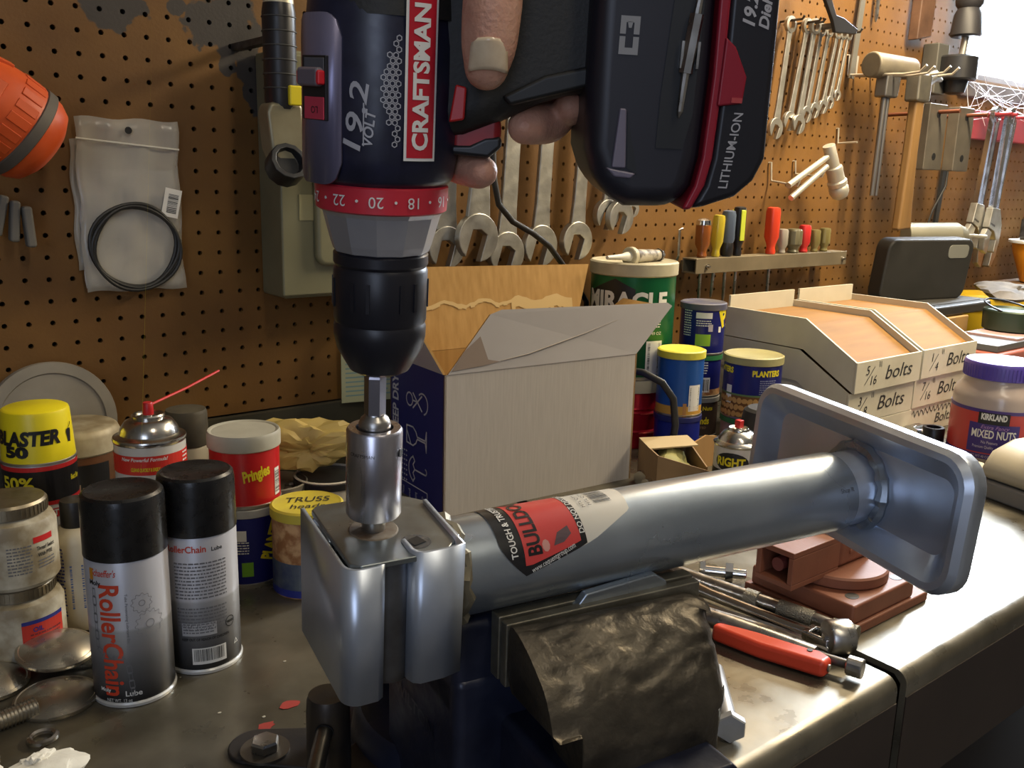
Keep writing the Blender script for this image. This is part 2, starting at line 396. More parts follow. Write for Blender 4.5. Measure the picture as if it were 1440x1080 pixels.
MB().lathe([(.004, 0), (.0135, .0), (.0128, .0006), (.0075, .0008)], 24, (-.0469, -.002, w1)).build('rust_ring', mat('rust_stain', (.10, .055, .025), .8, col2=(.20, .17, .13), vs=120), jack)
MB().lathe([(.0, .0002), (.008, .0002)], 24, (-.031, -.0235, w1)).build('plug_disc', ZINC, jack)
MB().box((-.031, -.0235, w1+.0003), (.0075, .0075, .0008), Matrix.Rotation(.3, 3, 'Z')).build('square_hole', BLACK, jack)
# dirty fillet weld between head and tube
pts = [(-.003 + .002*math.sin(i*1.9), R_*math.cos(math.radians(t)), R_*math.sin(math.radians(t))) for i, t in enumerate(range(20, 240, 12))]
MB().tube(pts, [.0042 + .0014*math.sin(i*2.7) for i in range(len(pts))], 8).build('weld_bead', mat('weld_grime', (.13, .11, .07), .55, .6, col2=(.30, .27, .2), vs=60), jack, smooth=True)
# welded clamp tab in the jaws
MB().prism([(.066, -.052), (.070, -.030), (.078, -.020), (.128, -.017), (.138, -.024), (.141, -.052)], -.0275, -.0215, (1,0,0), (0,0,1), (0,1,0)).build('clamp_tab', ZINC, jack, bevel=.0012)
# sticker, a thin paper shell round the tube
def st(x, y, rr=R_+.0004):
    a = math.pi - y/R_; return Vector((x, rr*math.cos(a), rr*math.sin(a)))
def strip_on(name, xs, m, rr, parent):      # xs: list of (y, x0, x1)
    V = []; Fc = []
    for y, p, q in xs: V += [st(p, y, rr), st(q, y, rr)]
    return mesh(name, V, [(2*i, 2*i+1, 2*i+3, 2*i+2) for i in range(len(xs)-1)], m, parent, True)
deg = lambda d: math.radians(180-d)*R_
PAP = plain('sticker_paper', (.66, .63, .55), .35); SRED = plain('sticker_red', (.62, .06, .055), .3); SBLK = plain('sticker_black', (.012, .012, .014), .3)
def xr(d):      # right limit of sticker at angle d
    return (.0347 + (.082-.0347)*(176-d)/26 if d > 150 else .082 + .030*(150-d)/28) if d > 122 else .112 + .003*math.sin((122-d)/60*2)
xl = lambda d: .0347 if d > 175 else (.0200 + .0147*max(0, (d-135)/41)**1.6)
ds = [176, 172, 168, 164, 160, 156, 152, 148, 144, 140, 136, 132, 128, 124, 120, 115, 110, 105, 100, 95, 90, 85, 80, 75, 70, 65, 60]
stk = strip_on('sticker', [(deg(d), xl(d), max(xl(d)+.0002, xr(d))) for d in ds], PAP, R_+.0003, jack)
strip_on('black_band', [(deg(d), xl(d), min(max(xl(d)+.0002, xr(d)), .0765)) for d in ds], SBLK, R_+.0005, stk)
strip_on('red_panel', [(deg(d), .0345, min(.0345+.0001+(.074-.0345)*(166-d)/(166-148), .0725)) for d in ds if d <= 166], SRED, R_+.0007, stk)
def stm(x0, d0, rot): # text map on sticker
    cr, sr = math.cos(math.radians(rot)), math.sin(math.radians(rot))
    return lambda x, y: st(x0 + x*cr - y*sr, deg(d0) + x*sr + y*cr, R_+.0010)
txt(stk, 'BULLDOG', .0125, stm(.0420, 108, 90), SBLK, bold=.03, width=.046, fine=.004)
txt(stk, 'TOUGH & TRUSTED', .0056, stm(.0285, 110, 90), WHITE, bold=.02, width=.044, fine=.004)
txt(stk, 'DO NOT DESTROY', .0048, stm(.0745, 100, 90), WHITE, bold=.01, width=.04, fine=.004)
txt(stk, 'www.cequentgroup.com', .0046, stm(.0530, 161.0, 18), WHITE, width=.031, fine=.004)
bars_on(stk, 'barcode', lambda x, y: st(.098 + y, deg(88) + x, R_+.0008), -.008, .008, -.006, .006, INK, 12, 3)
for k, (u_, d_) in enumerate(((.083, 86), (.088, 84))): txt(stk, 'MTL QTY 1 15', .0034, stm(u_, d_, 90), INK, width=.022)
# blue pin picture on the sticker
poly_on(stk, 'pin_picture', lambda x, y: st(.060+x, deg(140)+y, R_+.0009), [(-.006,-.004), (.001,-.003), (.007,.001), (.006,.006), (-.002,.003)], plain('pin_dark', (.10, .06, .07), .4))
poly_on(stk, 'pin_head', lambda x, y: st(.049+x, deg(146)+y, R_+.0009), [(.0025*math.cos(k), .0035*math.sin(k)) for k in [i*.7 for i in range(9)]], plain('pin_pale', (.62, .3, .25), .4))
txt(jack, 'Shop R', .0045, lambda x, y: st(.29+x, deg(153)+y), plain('stamp_ink', (.09, .10, .12), .6))
# ================================================================ blue bench vise
VU = Vector((.984, -.179, 0)).normalized(); VV = Vector((-VU.y, VU.x, 0))
NAVY = mat('navy_paint', (.010, .012, .026), .42, .2, col2=(.018, .022, .045), vs=40, bump=.25, bs=70, rvar=.1)
vise = thing('bench_vise', 'dark navy cast bench vise gripping the jack at the bench edge', 'vise', mx=frame((.28, .4044, 0), VU, VV, (0,0,1)))
mb = MB(); mb.box2((0, -.012, .03), (.165, .105, .150)); mb.box2((.0, -.010, .12), (.165, .045, .186)); mb.box2((.02, .09, .05), (.145, .21, .135))
mb.build('fixed_body', NAVY, vise, bevel=.007, seg=3)
MB().prism([(.034, .055), (.126, .055), (.130, .062), (.130, .116), (.126, .120), (.034, .120), (.030, .116), (.030, .062)], -.11, .1, (1,0,0), (0,0,1), (0,1,0)).build('slide', NAVY, vise, bevel=.002)
# moving jaw body, waisted
mb = MB()
prof = [(.046, .112), (.052, .09), (.050, .05), (.045, .00), (.143, .00), (.142, .06), (.138, .09), (.139, .112)]
mb.prism(prof, -.0835, -.030, (1,0,0), (0,0,1), (0,1,0)); mb.build('moving_jaw', NAVY, vise, bevel=.009, seg=4)
# worn jaw cap: wrinkled metal cover
CAPM = mat('jaw_cover_worn', (.15, .13, .10), .40, .8, col2=(.05, .043, .034), vs=22, bump=.6, bs=110, rvar=.12, detail=8)
pr = [(-.030, .158), (-.0305, .184), (-.032, .189), (-.036, .1905), (-.044, .188), (-.054, .183), (-.063, .177), (-.071, .170), (-.078, .160), (-.083, .148), (-.087, .136), (-.0870, .122), (-.086, .110), (-.083, .102), (-.070, .102), (-.055, .12)]
from mathutils import noise as mnoise
fine = []
for j in range(len(pr)):
    p0, p1, p2, p3 = (Vector(pr[(j+d) % len(pr)]) for d in (-1, 0, 1, 2))
    for s in range(4):
        q = s/4; fine.append(tuple(p1.lerp(p2, q)*.6 + .4*(.5*((2*p1) + (p2-p0)*q + (2*p0-5*p1+4*p2-p3)*q*q + (3*p1-p0-3*p2+p3)*q**3))) )
V = []; Fc = []; NU = 90; arc_ = [0]
for j in range(1, len(fine)): arc_.append(arc_[-1] + (Vector(fine[j])-Vector(fine[j-1])).length)
for i in range(NU+1):
    f = i/NU; tip = max(0, 1 - f*7); end = max(0, (f-.86)/.14)
    for j, (vv, zz) in enumerate(fine):
        z2 = zz if zz > .150 else .150 + (zz-.150)*(1-tip)
        if tip > 0 and zz <= .160: z2 = max(z2, .148)
        z2 -= .004*f; v2 = vv + (.010*end*end if vv < -.05 else 0); z2 -= .006*end*end if zz > .15 else 0
        k = 1 if vv < -.036 and zz > .11 else .15
        c1 = mnoise.noise(Vector((f*5, arc_[j]*95, 3))); c2 = mnoise.noise(Vector((f*12+4, arc_[j]*150, 9))); c3 = mnoise.noise(Vector((f*3, arc_[j]*30, 1)))
        h = (.0020*(.5-abs(c1)*2) + .0007*c2 + .0030*c3)*k*(1 if zz > .163 else .45)*min(1, (1-tip)+.3)
        n_ = Vector((vv+.05, zz-.12)).normalized()
        ue = .161 - .26*(-.03-vv) - (.004 if zz < .14 else 0); V.append((.0235 + (ue-.0235)*f, v2 + n_.x*h, z2 + n_.y*h))
n = len(fine)
for i in range(NU):
    for j in range(n): Fc.append((i*n+j, i*n+(j+1)%n, (i+1)*n+(j+1)%n, (i+1)*n+j))
Fc += [tuple(range(n)), tuple(NU*n+j for j in range(n))[::-1]]
cap = mesh('jaw_cover', V, Fc, CAPM, vise, True, auto=60)
MB().box2((.0225, -.0295, .150), (.161, -.0225, .1895)).build('jaw_insert', mat('jaw_insert_steel', (.30, .28, .22), .45, .8, col2=(.18, .16, .12), vs=50, bump=.3, bs=150), vise, bevel=.001)
MB().box2((.0225, -.020, .150), (.163, -.010, .190)).build('jaw_insert', MATS['jaw_insert_steel'], vise, bevel=.001)
# raised letters on the side
txt(vise, 'WILTON', .013, on_plane((-.0008, .052, .098), (0, -1, 0), (0, .0, 1)), mat('navy_raised', (.02, .022, .04), .3, .3), bold=.02, sx=1.25, name='raised_lettering')
# swivel base with ears
MB().lathe([(.110, 0), (.112, .010), (.104, .016), (.096, .018), (.092, .044), (.088, .048)], 48, (.080, .125, 0)).build('swivel_base', NAVY, vise, smooth=True)
def ear(cx, cy, r, h, tx, ty):
    d = Vector((tx-cx, ty-cy)); L = d.length; d.normalize(); p = Vector((-d.y, d.x)); P = []
    for k in range(13):
        a = math.radians(90 + 15*k); q = d*math.cos(a)*r + p*math.sin(a)*r; P.append((cx+q.x, cy+q.y))
    e = Vector((cx, cy)) + d*L
    P += [(e.x - p.x*r*1.6, e.y - p.y*r*1.6), (e.x + p.x*r*1.6, e.y + p.y*r*1.6)]
    MB().prism(P, 0, h).build('ear', mat('vise_base_grime', (.06, .05, .04), .5, .4, col2=(.03, .028, .03), vs=30, bump=.2), vise, bevel=.003)
ear(-.072, .196, .022, .0035, .05, .13); ear(-.047, .088, .026, .028, .04, .115)
kn = MB().lathe([(.0148, .0), (.0145, .060), (.0140, .068), (.0128, .072), (0, .0725)], 32, (-.047, .088, .028)).build('lock_knob', [mat('knob_steel', (.05, .045, .045), .4, .7, col2=(.09, .07, .05), vs=40)], vise, smooth=True)
rd = Vector((-.45, -.88, -.20)).normalized(); kc = Vector((-.047, .088, .084))
MB().lathe([(.0062, 0), (.0062, .0005)], 20, kc + rd*.0143, rd.to_track_quat('Z', 'Y').to_matrix()).build('bar_hole', BLACK, kn)
MB().tube([kc + rd*.010, kc + rd*.12], .0054, 14).build('lock_bar', mat('bar_steel', (.25, .23, .18), .35, .9, col2=(.14, .12, .09), vs=60), vise, smooth=True)
# ================================================================ bolt, socket, drill
ax = Vector((-.0242, -.0809, .9964)).normalized(); dh = Vector((.8201, -.5716, -.0265)).normalized(); dn = ax.cross(dh); dh = dn.cross(ax)
DM = frame((.2326, .4079, .2494), dh, dn, ax)
bolt = thing('hex_bolt', 'smooth bolt standing in the rusty hole of the jack top plate', 'bolt', mx=DM)
MB().lathe([(.0062, .0005), (.0064, .003), (.0064, .020)], 28).build('shank', STEEL, bolt, smooth=True)
skt = thing('deep_socket', 'brushed steel deep socket under the drill chuck', 'socket', mx=DM)
SOCK = mat('brushed_socket', (.64, .63, .68), .30, 1, col2=(.52, .51, .58), vs=40, stretch=(1,1,.1), rvar=.06)
MB().lathe([(.0085, .0140), (.0138, .0100), (.0146, .0112), (.0146, .0575), (.0136, .0590), (.0098, .0590), (.0094, .050), (.0, .050)], 48).build('body', SOCK, skt, smooth=True)
txt(skt, 'CRAFTSMAN', .0026, on_cyl(.01475, math.radians(-112), .0475), DSTEEL, width=.014, name='stamped_lettering')
MB().lathe([(.0022, 0), (.0022, .0006)], 14, (.0146*math.cos(-.35), .0146*math.sin(-.35), .047), Vector((math.cos(-.35), math.sin(-.35), 0)).to_track_quat('Z', 'Y').to_matrix()).build('pin_hole', BLACK, skt)
adp = thing('hex_socket_adapter', 'steel hex shank socket adapter between chuck and socket', 'adapter', mx=DM)
MB().lathe([(.0, .0505), (.0070, .0508), (.0082, .058), (.0084, .0610), (.0072, .0640), (.0055, .0655), (.0052, .0665)], 32).build('collar', STEEL, adp, smooth=True)
MB().lathe([(.0056, .0660), (.0056, .0860), (.0046, .0885), (.0046, .0905), (.0052, .0925), (.0052, .100)], 6).build('hex_shank', mat('shank_steel', (.32, .30, .33), .3, 1), adp)
dr = thing('cordless_drill', 'dark blue and black cordless drill held nose down over the jack', 'drill', mx=DM)
DC = (.002, 0, 0)
DBLUE = mat('drill_navy_plastic', (.011, .012, .026), .34, col2=(.018, .019, .045), vs=90, rvar=.05)
DGRIP = mat('drill_grip_rubber', (.016, .015, .013), .6, bump=.15, bs=500)
DLAV = mat('drill_lavender_sheen', (.20, .19, .30), .34, .5)  # bluish sheen of light from the left, put into the selector cover's colour
SILV = mat('silver_gear_housing', (.62, .62, .66), .36, .7, col2=(.54, .54, .58), vs=30)
MB().lathe([(.0080, .0895), (.0120, .0895), (.0150, .0915)], 40, DC).build('chuck_nose', CHROME, dr, smooth=True)
MB().lathe([(.0150, .0912), (.0178, .0960), (.0215, .1030), (.0228, .1090), (.0229, .1140), (.0222, .1160), (.0229, .1175), (.0231, .1420), (.0222, .1440), (.0231, .1455), (.0231, .1500), (.0200, .1520)], 48, DC).build('chuck', mat('chuck_plastic', (.012, .012, .018), .36), dr, smooth=True, auto=25)
mb = MB()
for i in range(18):
    if i % 3 == 2: continue
    a = 2*math.pi*i/18; c, s_ = math.cos(a), math.sin(a)
    mb.box((DC[0]+.0231*c, .0231*s_, .131), (.0012, .0018, .014), Matrix.Rotation(a, 3, 'Z'))
mb.build('chuck_ribs', MATS['chuck_plastic'], dr)
MB().lathe([(.0205, .1505), (.0232, .1515), (.0245, .155), (.0283, .1690), (.0300, .1715)], 12, DC).build('gear_housing', SILV, dr)
ring = MB().lathe([(.0300, .1712), (.0312, .1720), (.0318, .1830), (.0310, .1838)], 64, DC).build('clutch_ring', plain('clutch_red', (.60, .03, .05), .35), dr, smooth=True)
for i, s_ in enumerate(('24', '22', '20', '18', '16', '14', '12')):
    th = math.radians(-90 + (i-2)*32)
    txt(ring, s_, .0072, on_cyl(.0323, th, .1776, 180, DC), WHITE)
    th += math.radians(16); MB().lathe([(.0007, 0), (.0007, .0003)], 8, (DC[0]+.0318*math.cos(th), .0318*math.sin(th), .1776), Vector((math.cos(th), math.sin(th), 0)).to_track_quat('Z', 'Y').to_matrix()).build('dot', WHITE, ring)
bodyprof = [(.0310, .1838), (.0335, .1870), (.0352, .1960), (.0360, .2100), (.0364, .2300), (.0362, .2450), (.0345, .2600), (.0325, .2800), (.0305, .3100), (.0290, .3300), (.0250, .3400), (.012, .3440)]
body = MB().lathe(bodyprof, 64, DC).build('motor_body', DBLUE, dr, smooth=True, auto=60)
MB().lathe([(.0300, .2640), (.0352, .2560), (.0345, .2700), (.0325, .2880), (.0305, .3100), (.0250, .335)], 48, (.0035, 0, .0)).build('rear_grip', DGRIP, dr, smooth=True)
def bp(r, th, z, rot=0): return on_cyl(r, math.radians(th), z, rot, DC)
# gear selector cover on the left flank
pf = bp(.0371, -141, .2200); ol = rrect(.034, .072, .010, 5)
V = [pf(x, y) for x, y in ol]; n = len(ol)
V2 = [on_cyl(.0355, math.radians(-148), .22, 0, DC)(x*1.06, y*1.03) for x, y in ol]
grid = MB()
NX = 12
for i in range(NX):
    x0, x1 = -.017 + .034*i/NX, -.017 + .034*(i+1)/NX
    def hh(x): 
        e = max(0, abs(x) - .007); return .036 - (.010 - math.sqrt(max(0, .0001 - e*e)))
    if i == 0: grid.v += [tuple(bp(.0372, -141, .22)(x0, -hh(x0))), tuple(bp(.0372, -141, .22)(x0, hh(x0)))]
    grid.v += [tuple(bp(.0372, -141, .22)(x1, -hh(x1))), tuple(bp(.0372, -141, .22)(x1, hh(x1)))]; grid.f.append((2*i, 2*i+2, 2*i+3, 2*i+1)); grid.m.append(0)
sel = grid.build('selector_cover', DLAV, dr, smooth=True)
so = sel.modifiers.new('thickness', 'SOLIDIFY'); so.thickness = .0016; so.offset = -1
def bump_box(name, th, z, w, h, r0, r1, m, par, bev=.0008):
    a = math.radians(th); q = Vector((math.cos(a), math.sin(a), 0)); rt = Vector((-math.sin(a), math.cos(a), 0))
    rot = Matrix((rt, q, Vector((0,0,1)))).transposed()
    return MB().box((DC[0]+q.x*(r0+r1)/2, q.y*(r0+r1)/2, z), (w, r1-r0, h), rot).build(name, m, par, bevel=bev)
bump_box('selector_window', -139, .2250, .0185, .0270, .0340, .0375, BLKPL, dr, .0003)
bump_box('selector_slide', -138, .2165, .0150, .0095, .0345, .0380, plain('selector_red', (.62, .05, .09), .4), dr, .0003)
bump_box('selector_slide', -138, .2320, .0150, .0110, .0345, .0380, GREYPL, dr, .0003)
sw = bump_box('selector_button', -139, .2295, .0160, .0080, .0370, .0415, plain('selector_grey', (.16, .13, .15), .5), dr, .0015)
for d_ in (-7.5, 7.5): bump_box('button_tip', -139+d_*1.4, .2293, .0030, .0062, .0372, .0418, plain('tip_red', (.65, .02, .03), .35), sw, .001)
txt(dr, 'LO', .0042, bp(.0383, -137, .2160, 180), INK)
# lettering
craft = patch(dr, 'brand_badge', bp(.0368, -59, .2300), -.0078, .0078, -.0335, .045, WHITE)
patch(craft, 'badge_field', bp(.0370, -59, .2300), -.0066, .0066, -.0322, .044, plain('badge_red', (.50, .015, .03), .35))
txt(craft, 'CRAFTSMAN', .0105, bp(.0373, -59, .2315, 90), WHITE, bold=.035, width=.0605, fine=.004)
txt(dr, '19.2', .0118, bp(.0366, -104, .2125, 82), plain('logo_grey', (.38, .38, .42), .4), bold=.012, shear=.15, width=.0285, fine=.004)
txt(dr, 'VOLT', .0062, bp(.0368, -94.5, .2090, 84), MATS['logo_grey'], bold=.02, shear=.2, width=.0155)
patch(dr, 'logo_rule', bp(.0368, -98.5, .2100), -.0003, .0003, -.008, .010, MATS['logo_grey'], 2)
mb = MB(); fm = bp(.0369, -82, .2250)
for r in range(20):
    hw = 3 if 5 < r < 13 else (2 if 2 < r < 16 else 1)
    for c in range(hw):
        x = .0042 - c*.0026 - (.0013 if r % 2 else 0); y = .022 - r*.0023
        hx = [(x + .0014*math.cos(math.radians(60*k+30)), y + .0014*math.sin(math.radians(60*k+30))) for k in range(6)]
        hi = [(x + .0009*math.cos(math.radians(60*k+30)), y + .0009*math.sin(math.radians(60*k+30))) for k in range(6)]
        mb.add([fm(*p) for p in hx+hi], [(k, (k+1)%6, 6+(k+1)%6, 6+k) for k in range(6)])
mb.build('mesh_print', MATS['logo_grey'], dr)
# handle, trigger, foot and battery
hp = [(.020, .205), (.040, .2075), (.0554, .214), (.074, .2236), (.0865, .2279), (.100, .2299), (.135, .232), (.135, .300), (.100, .296), (.060, .294), (.020, .305)]
MB().prism(hp, -.0195, .0195, (1,0,0), (0,0,1), (0,1,0)).build('handle', DGRIP, dr, bevel=.012, seg=4)
MB().prism([(.098, .2330), (.098, .242), (.075, .236), (.056, .226), (.060, .222)], -.0225, -.015, (1,0,0), (0,0,1), (0,1,0)).build('grip_overmould', mat('grip_seam', (.010, .010, .010), .5), dr, bevel=.002)
MB().prism([(.034, .1995), (.052, .1985), (.0575, .204), (.0575, .216), (.050, .2200), (.034, .2190)], -.0115, .0115, (1,0,0), (0,0,1), (0,1,0)).build('trigger', plain('trigger_red', (.30, .012, .015), .4), dr, bevel=.004, seg=3)
MB().prism([(.034, .1990), (.052, .1980), (.058, .2035), (.0575, .2085), (.050, .2075), (.043, .2040), (.034, .2035)], -.0122, .0122, (1,0,0), (0,0,1), (0,1,0)).build('trigger_pad', BLKPL, dr, bevel=.002)
MB().prism([(.0330, .2135), (.0400, .2150), (.0405, .2290), (.0355, .2300)], -.024, -.012, (1,0,0), (0,0,1), (0,1,0)).build('direction_switch', plain('switch_red', (.60, .02, .02), .35), dr, bevel=.001)
foot = [(.093, .2330), (.094, .2057), (.1009, .188), (.1145, .1811), (.1400, .1822), (.1448, .1920), (.1470, .2050), (.1476, .2400), (.1466, .2720), (.145, .3100), (.135, .318), (.100, .318), (.092, .300)]
ft = MB().prism(foot, -.034, .034, (1,0,0), (0,0,1), (0,1,0)).build('battery_mount', mat('mount_plastic', (.015, .014, .021), .42), dr, bevel=.010, seg=4)
stripe = [(.1396, .1815), (.1440, .1818), (.1492, .1930), (.1512, .2050), (.1520, .2400), (.1512, .2720), (.1495, .3120), (.144, .3120), (.1460, .2720), (.1470, .2400), (.1462, .2050), (.1442, .1925)]
MB().prism(stripe, -.0352, .0352, (1,0,0), (0,0,1), (0,1,0)).build('red_stripe', plain('stripe_red', (.28, .01, .025), .35), dr, bevel=.0015)
pack = [(.1436, .1818), (.1500, .1832), (.1640, .1885), (.1716, .1960), (.1755, .2060), (.1742, .2433), (.1731, .2720), (.171, .3060), (.160, .3140), (.149, .3140), (.1508, .2720), (.1516, .2400), (.1508, .2050), (.1488, .1930)]
pk = MB().prism(pack, -.0342, .0342, (1,0,0), (0,0,1), (0,1,0)).build('battery_pack', mat('battery_plastic', (.012, .011, .015), .36), dr, bevel=.004, seg=3)
MB().prism([(.1500, .2270), (.1612, .2288), (.1618, .2400), (.1555, .2520), (.1505, .2560)], -.0362, -.030, (1,0,0), (0,0,1), (0,1,0)).build('release_latch', MATS['stripe_red'], dr, bevel=.001)
MB().box2((.1560, -.0366, .2290), (.1608, -.036, .2312)).build('latch_edge', plain('latch_pale', (.45, .05, .05), .5), dr)
pl = lambda x, z, y=-.0349, dx=(0,0,1), dy=(-1,0,0): on_plane((x, y, z), dx, dy)
LG = plain('letter_grey', (.42, .41, .43), .5)
txt(pk, 'LITHIUM-ION', .0058, pl(.1592, .2085, -.0345, (.10, 0, 1)), LG, bold=.01, width=.033)
txt(pk, '19.2 V', .0075, pl(.1605, .2700, -.0345, (.02, 0, 1)), LG, bold=.03, shear=.3, width=.022)
txt(pk, 'DieHard', .0062, pl(.1672, .2715, -.0345, (.02, 0, 1)), LG, bold=.03, shear=.3, width=.025)
emb = MB()
for q in ([(-.0042,-.0078),(.0042,-.0078),(.0042,-.0050),(-.0042,-.0050)], [(-.0042,-.0050),(-.0017,-.0050),(-.0017,-.0005),(-.0042,-.0005)], [(.0017,-.0050),(.0042,-.0050),(.0042,-.0005),(.0017,-.0005)],
          [(-.0042,.0005),(-.0017,.0005),(-.0017,.0052),(-.0042,.0052)], [(.0017,.0005),(.0042,.0005),(.0042,.0052),(.0017,.0052)], [(-.0042,.0052),(.0042,.0052),(.0042,.0078),(-.0042,.0078)], [(-.0006,.0030),(.0006,.0030),(.0012,.0056),(-.0012,.0056)]):
    f_ = pl(.1090, .2540, -.0344, (1,0,0), (0,0,1)); emb.add([f_(x, y) for x, y in q], [(0,1,2,3)])
emb.build('series_emblem', plain('emblem_grey', (.26, .26, .27), .5), dr)
# moulded recess and clipped driver bit on the mount
MB().prism([(.1075, .2240), (.1105, .2240), (.1125, .1985), (.1060, .1985)], -.0352, -.030, (1,0,0), (0,0,1), (0,1,0)).build('vent_rib', mat('vent_lavender', (.17, .15, .20), .4), ft, bevel=.0008)
MB().prism([(.1112, .2225), (.1180, .1960), (.1130, .1985)], -.0345, -.030, (1,0,0), (0,0,1), (0,1,0)).build('vent_slot', BLACK, ft)
MB().prism([(.1035, .1985), (.1175, .1965), (.1150, .1940), (.1075, .1945)], -.0352, -.031, (1,0,0), (0,0,1), (0,1,0)).build('vent_lip', MATS['vent_lavender'], ft, bevel=.001)
MB().prism([(.1250, .2080), (.1370, .2080), (.1400, .2230), (.1400, .2700), (.1270, .2700), (.1250, .2300)], -.0346, -.030, (1,0,0), (0,0,1), (0,1,0)).build('bit_pocket', BLACK, ft)
bt = MB(); bt.tube([(.1335, -.0365, .2215), (.1338, -.0365, .2240), (.1345, -.0365, .2400)], [.0003, .0013, .0018], 8); bt.tube([(.1345, -.0365, .2400), (.1368, -.0365, .2640)], .0030, 6); bt.tube([(.1368, -.0365, .2640), (.1376, -.0365, .2725)], [.0018, .0012], 8)
bt.build('screwdriver_bit', STEEL, dr)
MB().box2((.1315, -.0372, .2420), (.1326, -.034, .2530)).build('bit_clip', STEEL, ft); MB().box2((.1385, -.0372, .2420), (.1396, -.034, .2530)).build('bit_clip', STEEL, ft)
# ================================================================ cans and bottles, left half of the bench
CREAM = mat('cream_plastic_lid', (.52, .47, .33), .55, col2=(.40, .36, .25), vs=40)
TIN = mat('tin_rim', (.5, .48, .42), .35, .9)
def part_lathe(parent, name, prof, m, n=40, auto=35, c=(0,0,0), sx=1): return MB().lathe(prof, n, c, sx=sx).build(name, m, parent, smooth=True, auto=auto)
def ct(parent, s, size, r, off, z, m, rot=0, **k):
    x, y = parent['_xy']; return txt(parent, s, size, on_cyl(r, face_cam(x, y) + math.radians(off), z, rot), m, **k)
def cp(parent, name, r, off, z, w, h, m, n=12):
    x, y = parent['_xy']; return patch(parent, name, on_cyl(r, face_cam(x, y) + math.radians(off), z), -w/2, w/2, -h/2, h/2, m, n)
def cbar(parent, r, off, z, w, h, seed=1, n=14, vertical=False, m=None):
    x, y = parent['_xy']; f = on_cyl(r, face_cam(x, y) + math.radians(off), z)
    g = (lambda a, b: f(b, a)) if vertical else f
    return bars_on(parent, 'barcode', g, -w/2, w/2, -h/2, h/2, m or INK, n, seed)
def cthing(name, label, cat, x, y, z=0, group=None):
    t = thing(name, label, cat, (x, y, z), 0, group); t['_xy'] = (x, y); return t
def fine_print(parent, r, off, z, w, rows, pitch, m, seed=2, h=None):
    """rows of tiny unreadable print as small dashes"""
    x, y = parent['_xy']; f = on_cyl(r, face_cam(x, y) + math.radians(off), z); rr = random.Random(seed); mb = MB(); hh = h or pitch*.42
    for i in range(rows):
        a = -w/2; yy = -i*pitch
        while a < w/2 - .001:
            L = rr.uniform(.0012, .0045); L = min(L, w/2-a)
            mb.add([f(a, yy), f(a+L, yy), f(a+L, yy+hh), f(a, yy+hh)], [(0,1,2,3)]); a += L + .0008
        if i % 5 == 4: pass
    return mb.build('fine_print', m, parent)
# --- silver and black chain lube cans
def lube_label():
    m = mat('lube_label', (.5, .5, .52), .38, .25); nt = m.node_tree; N = nt.nodes; L = nt.links
    tc = N.new('ShaderNodeTexCoord'); sp = N.new('ShaderNodeSeparateXYZ'); L.new(tc.outputs['Object'], sp.inputs[0])
    mr = N.new('ShaderNodeMapRange'); mr.inputs[1].default_value = 0; mr.inputs[2].default_value = .13; L.new(sp.outputs[2], mr.inputs[0])
    rp = N.new('ShaderNodeValToRGB'); e = rp.color_ramp.elements
    e[0].position = .05; e[0].color = (.02, .02, .022, 1); e[1].position = .52; e[1].color = (.36, .36, .37, 1)
    q = e.new(.30); q.color = (.15, .15, .155, 1); q = e.new(.54); q.color = (.54, .54, .57, 1); q = e.new(1); q.color = (.56, .56, .60, 1)
    L.new(mr.outputs[0], rp.inputs[0]); L.new(rp.outputs[0], N['Principled BSDF'].inputs['Base Color']); return m
LUBE = lube_label(); ORED = plain('orange_red_print', (.62, .055, .02), .4); GREYP = plain('grey_print', (.16, .16, .17), .5)
def gear(parent, fn, r, teeth, m):
    mb = MB(); n = teeth*2; P = []; Q = []
    for i in range(n*2):
        a = 2*math.pi*i/(n*2); rr_ = r*(1 if (i//2) % 2 else .84); P.append((rr_*math.cos(a), rr_*math.sin(a))); Q.append(((rr_-.0006)*math.cos(a), (rr_-.0006)*math.sin(a)))
    k = len(P); mb.add([fn(*p) for p in P+Q], [(i, (i+1)%k, k+(i+1)%k, k+i) for i in range(k)])
    P = [(r*.32*math.cos(.5*i), r*.32*math.sin(.5*i)) for i in range(13)]; Q = [(r*.24*math.cos(.5*i), r*.24*math.sin(.5*i)) for i in range(13)]
    mb.add([fn(*p) for p in P+Q], [(i, (i+1)%13, 13+(i+1)%13, 13+i) for i in range(13)]); return mb.build('gear_print', m, parent)
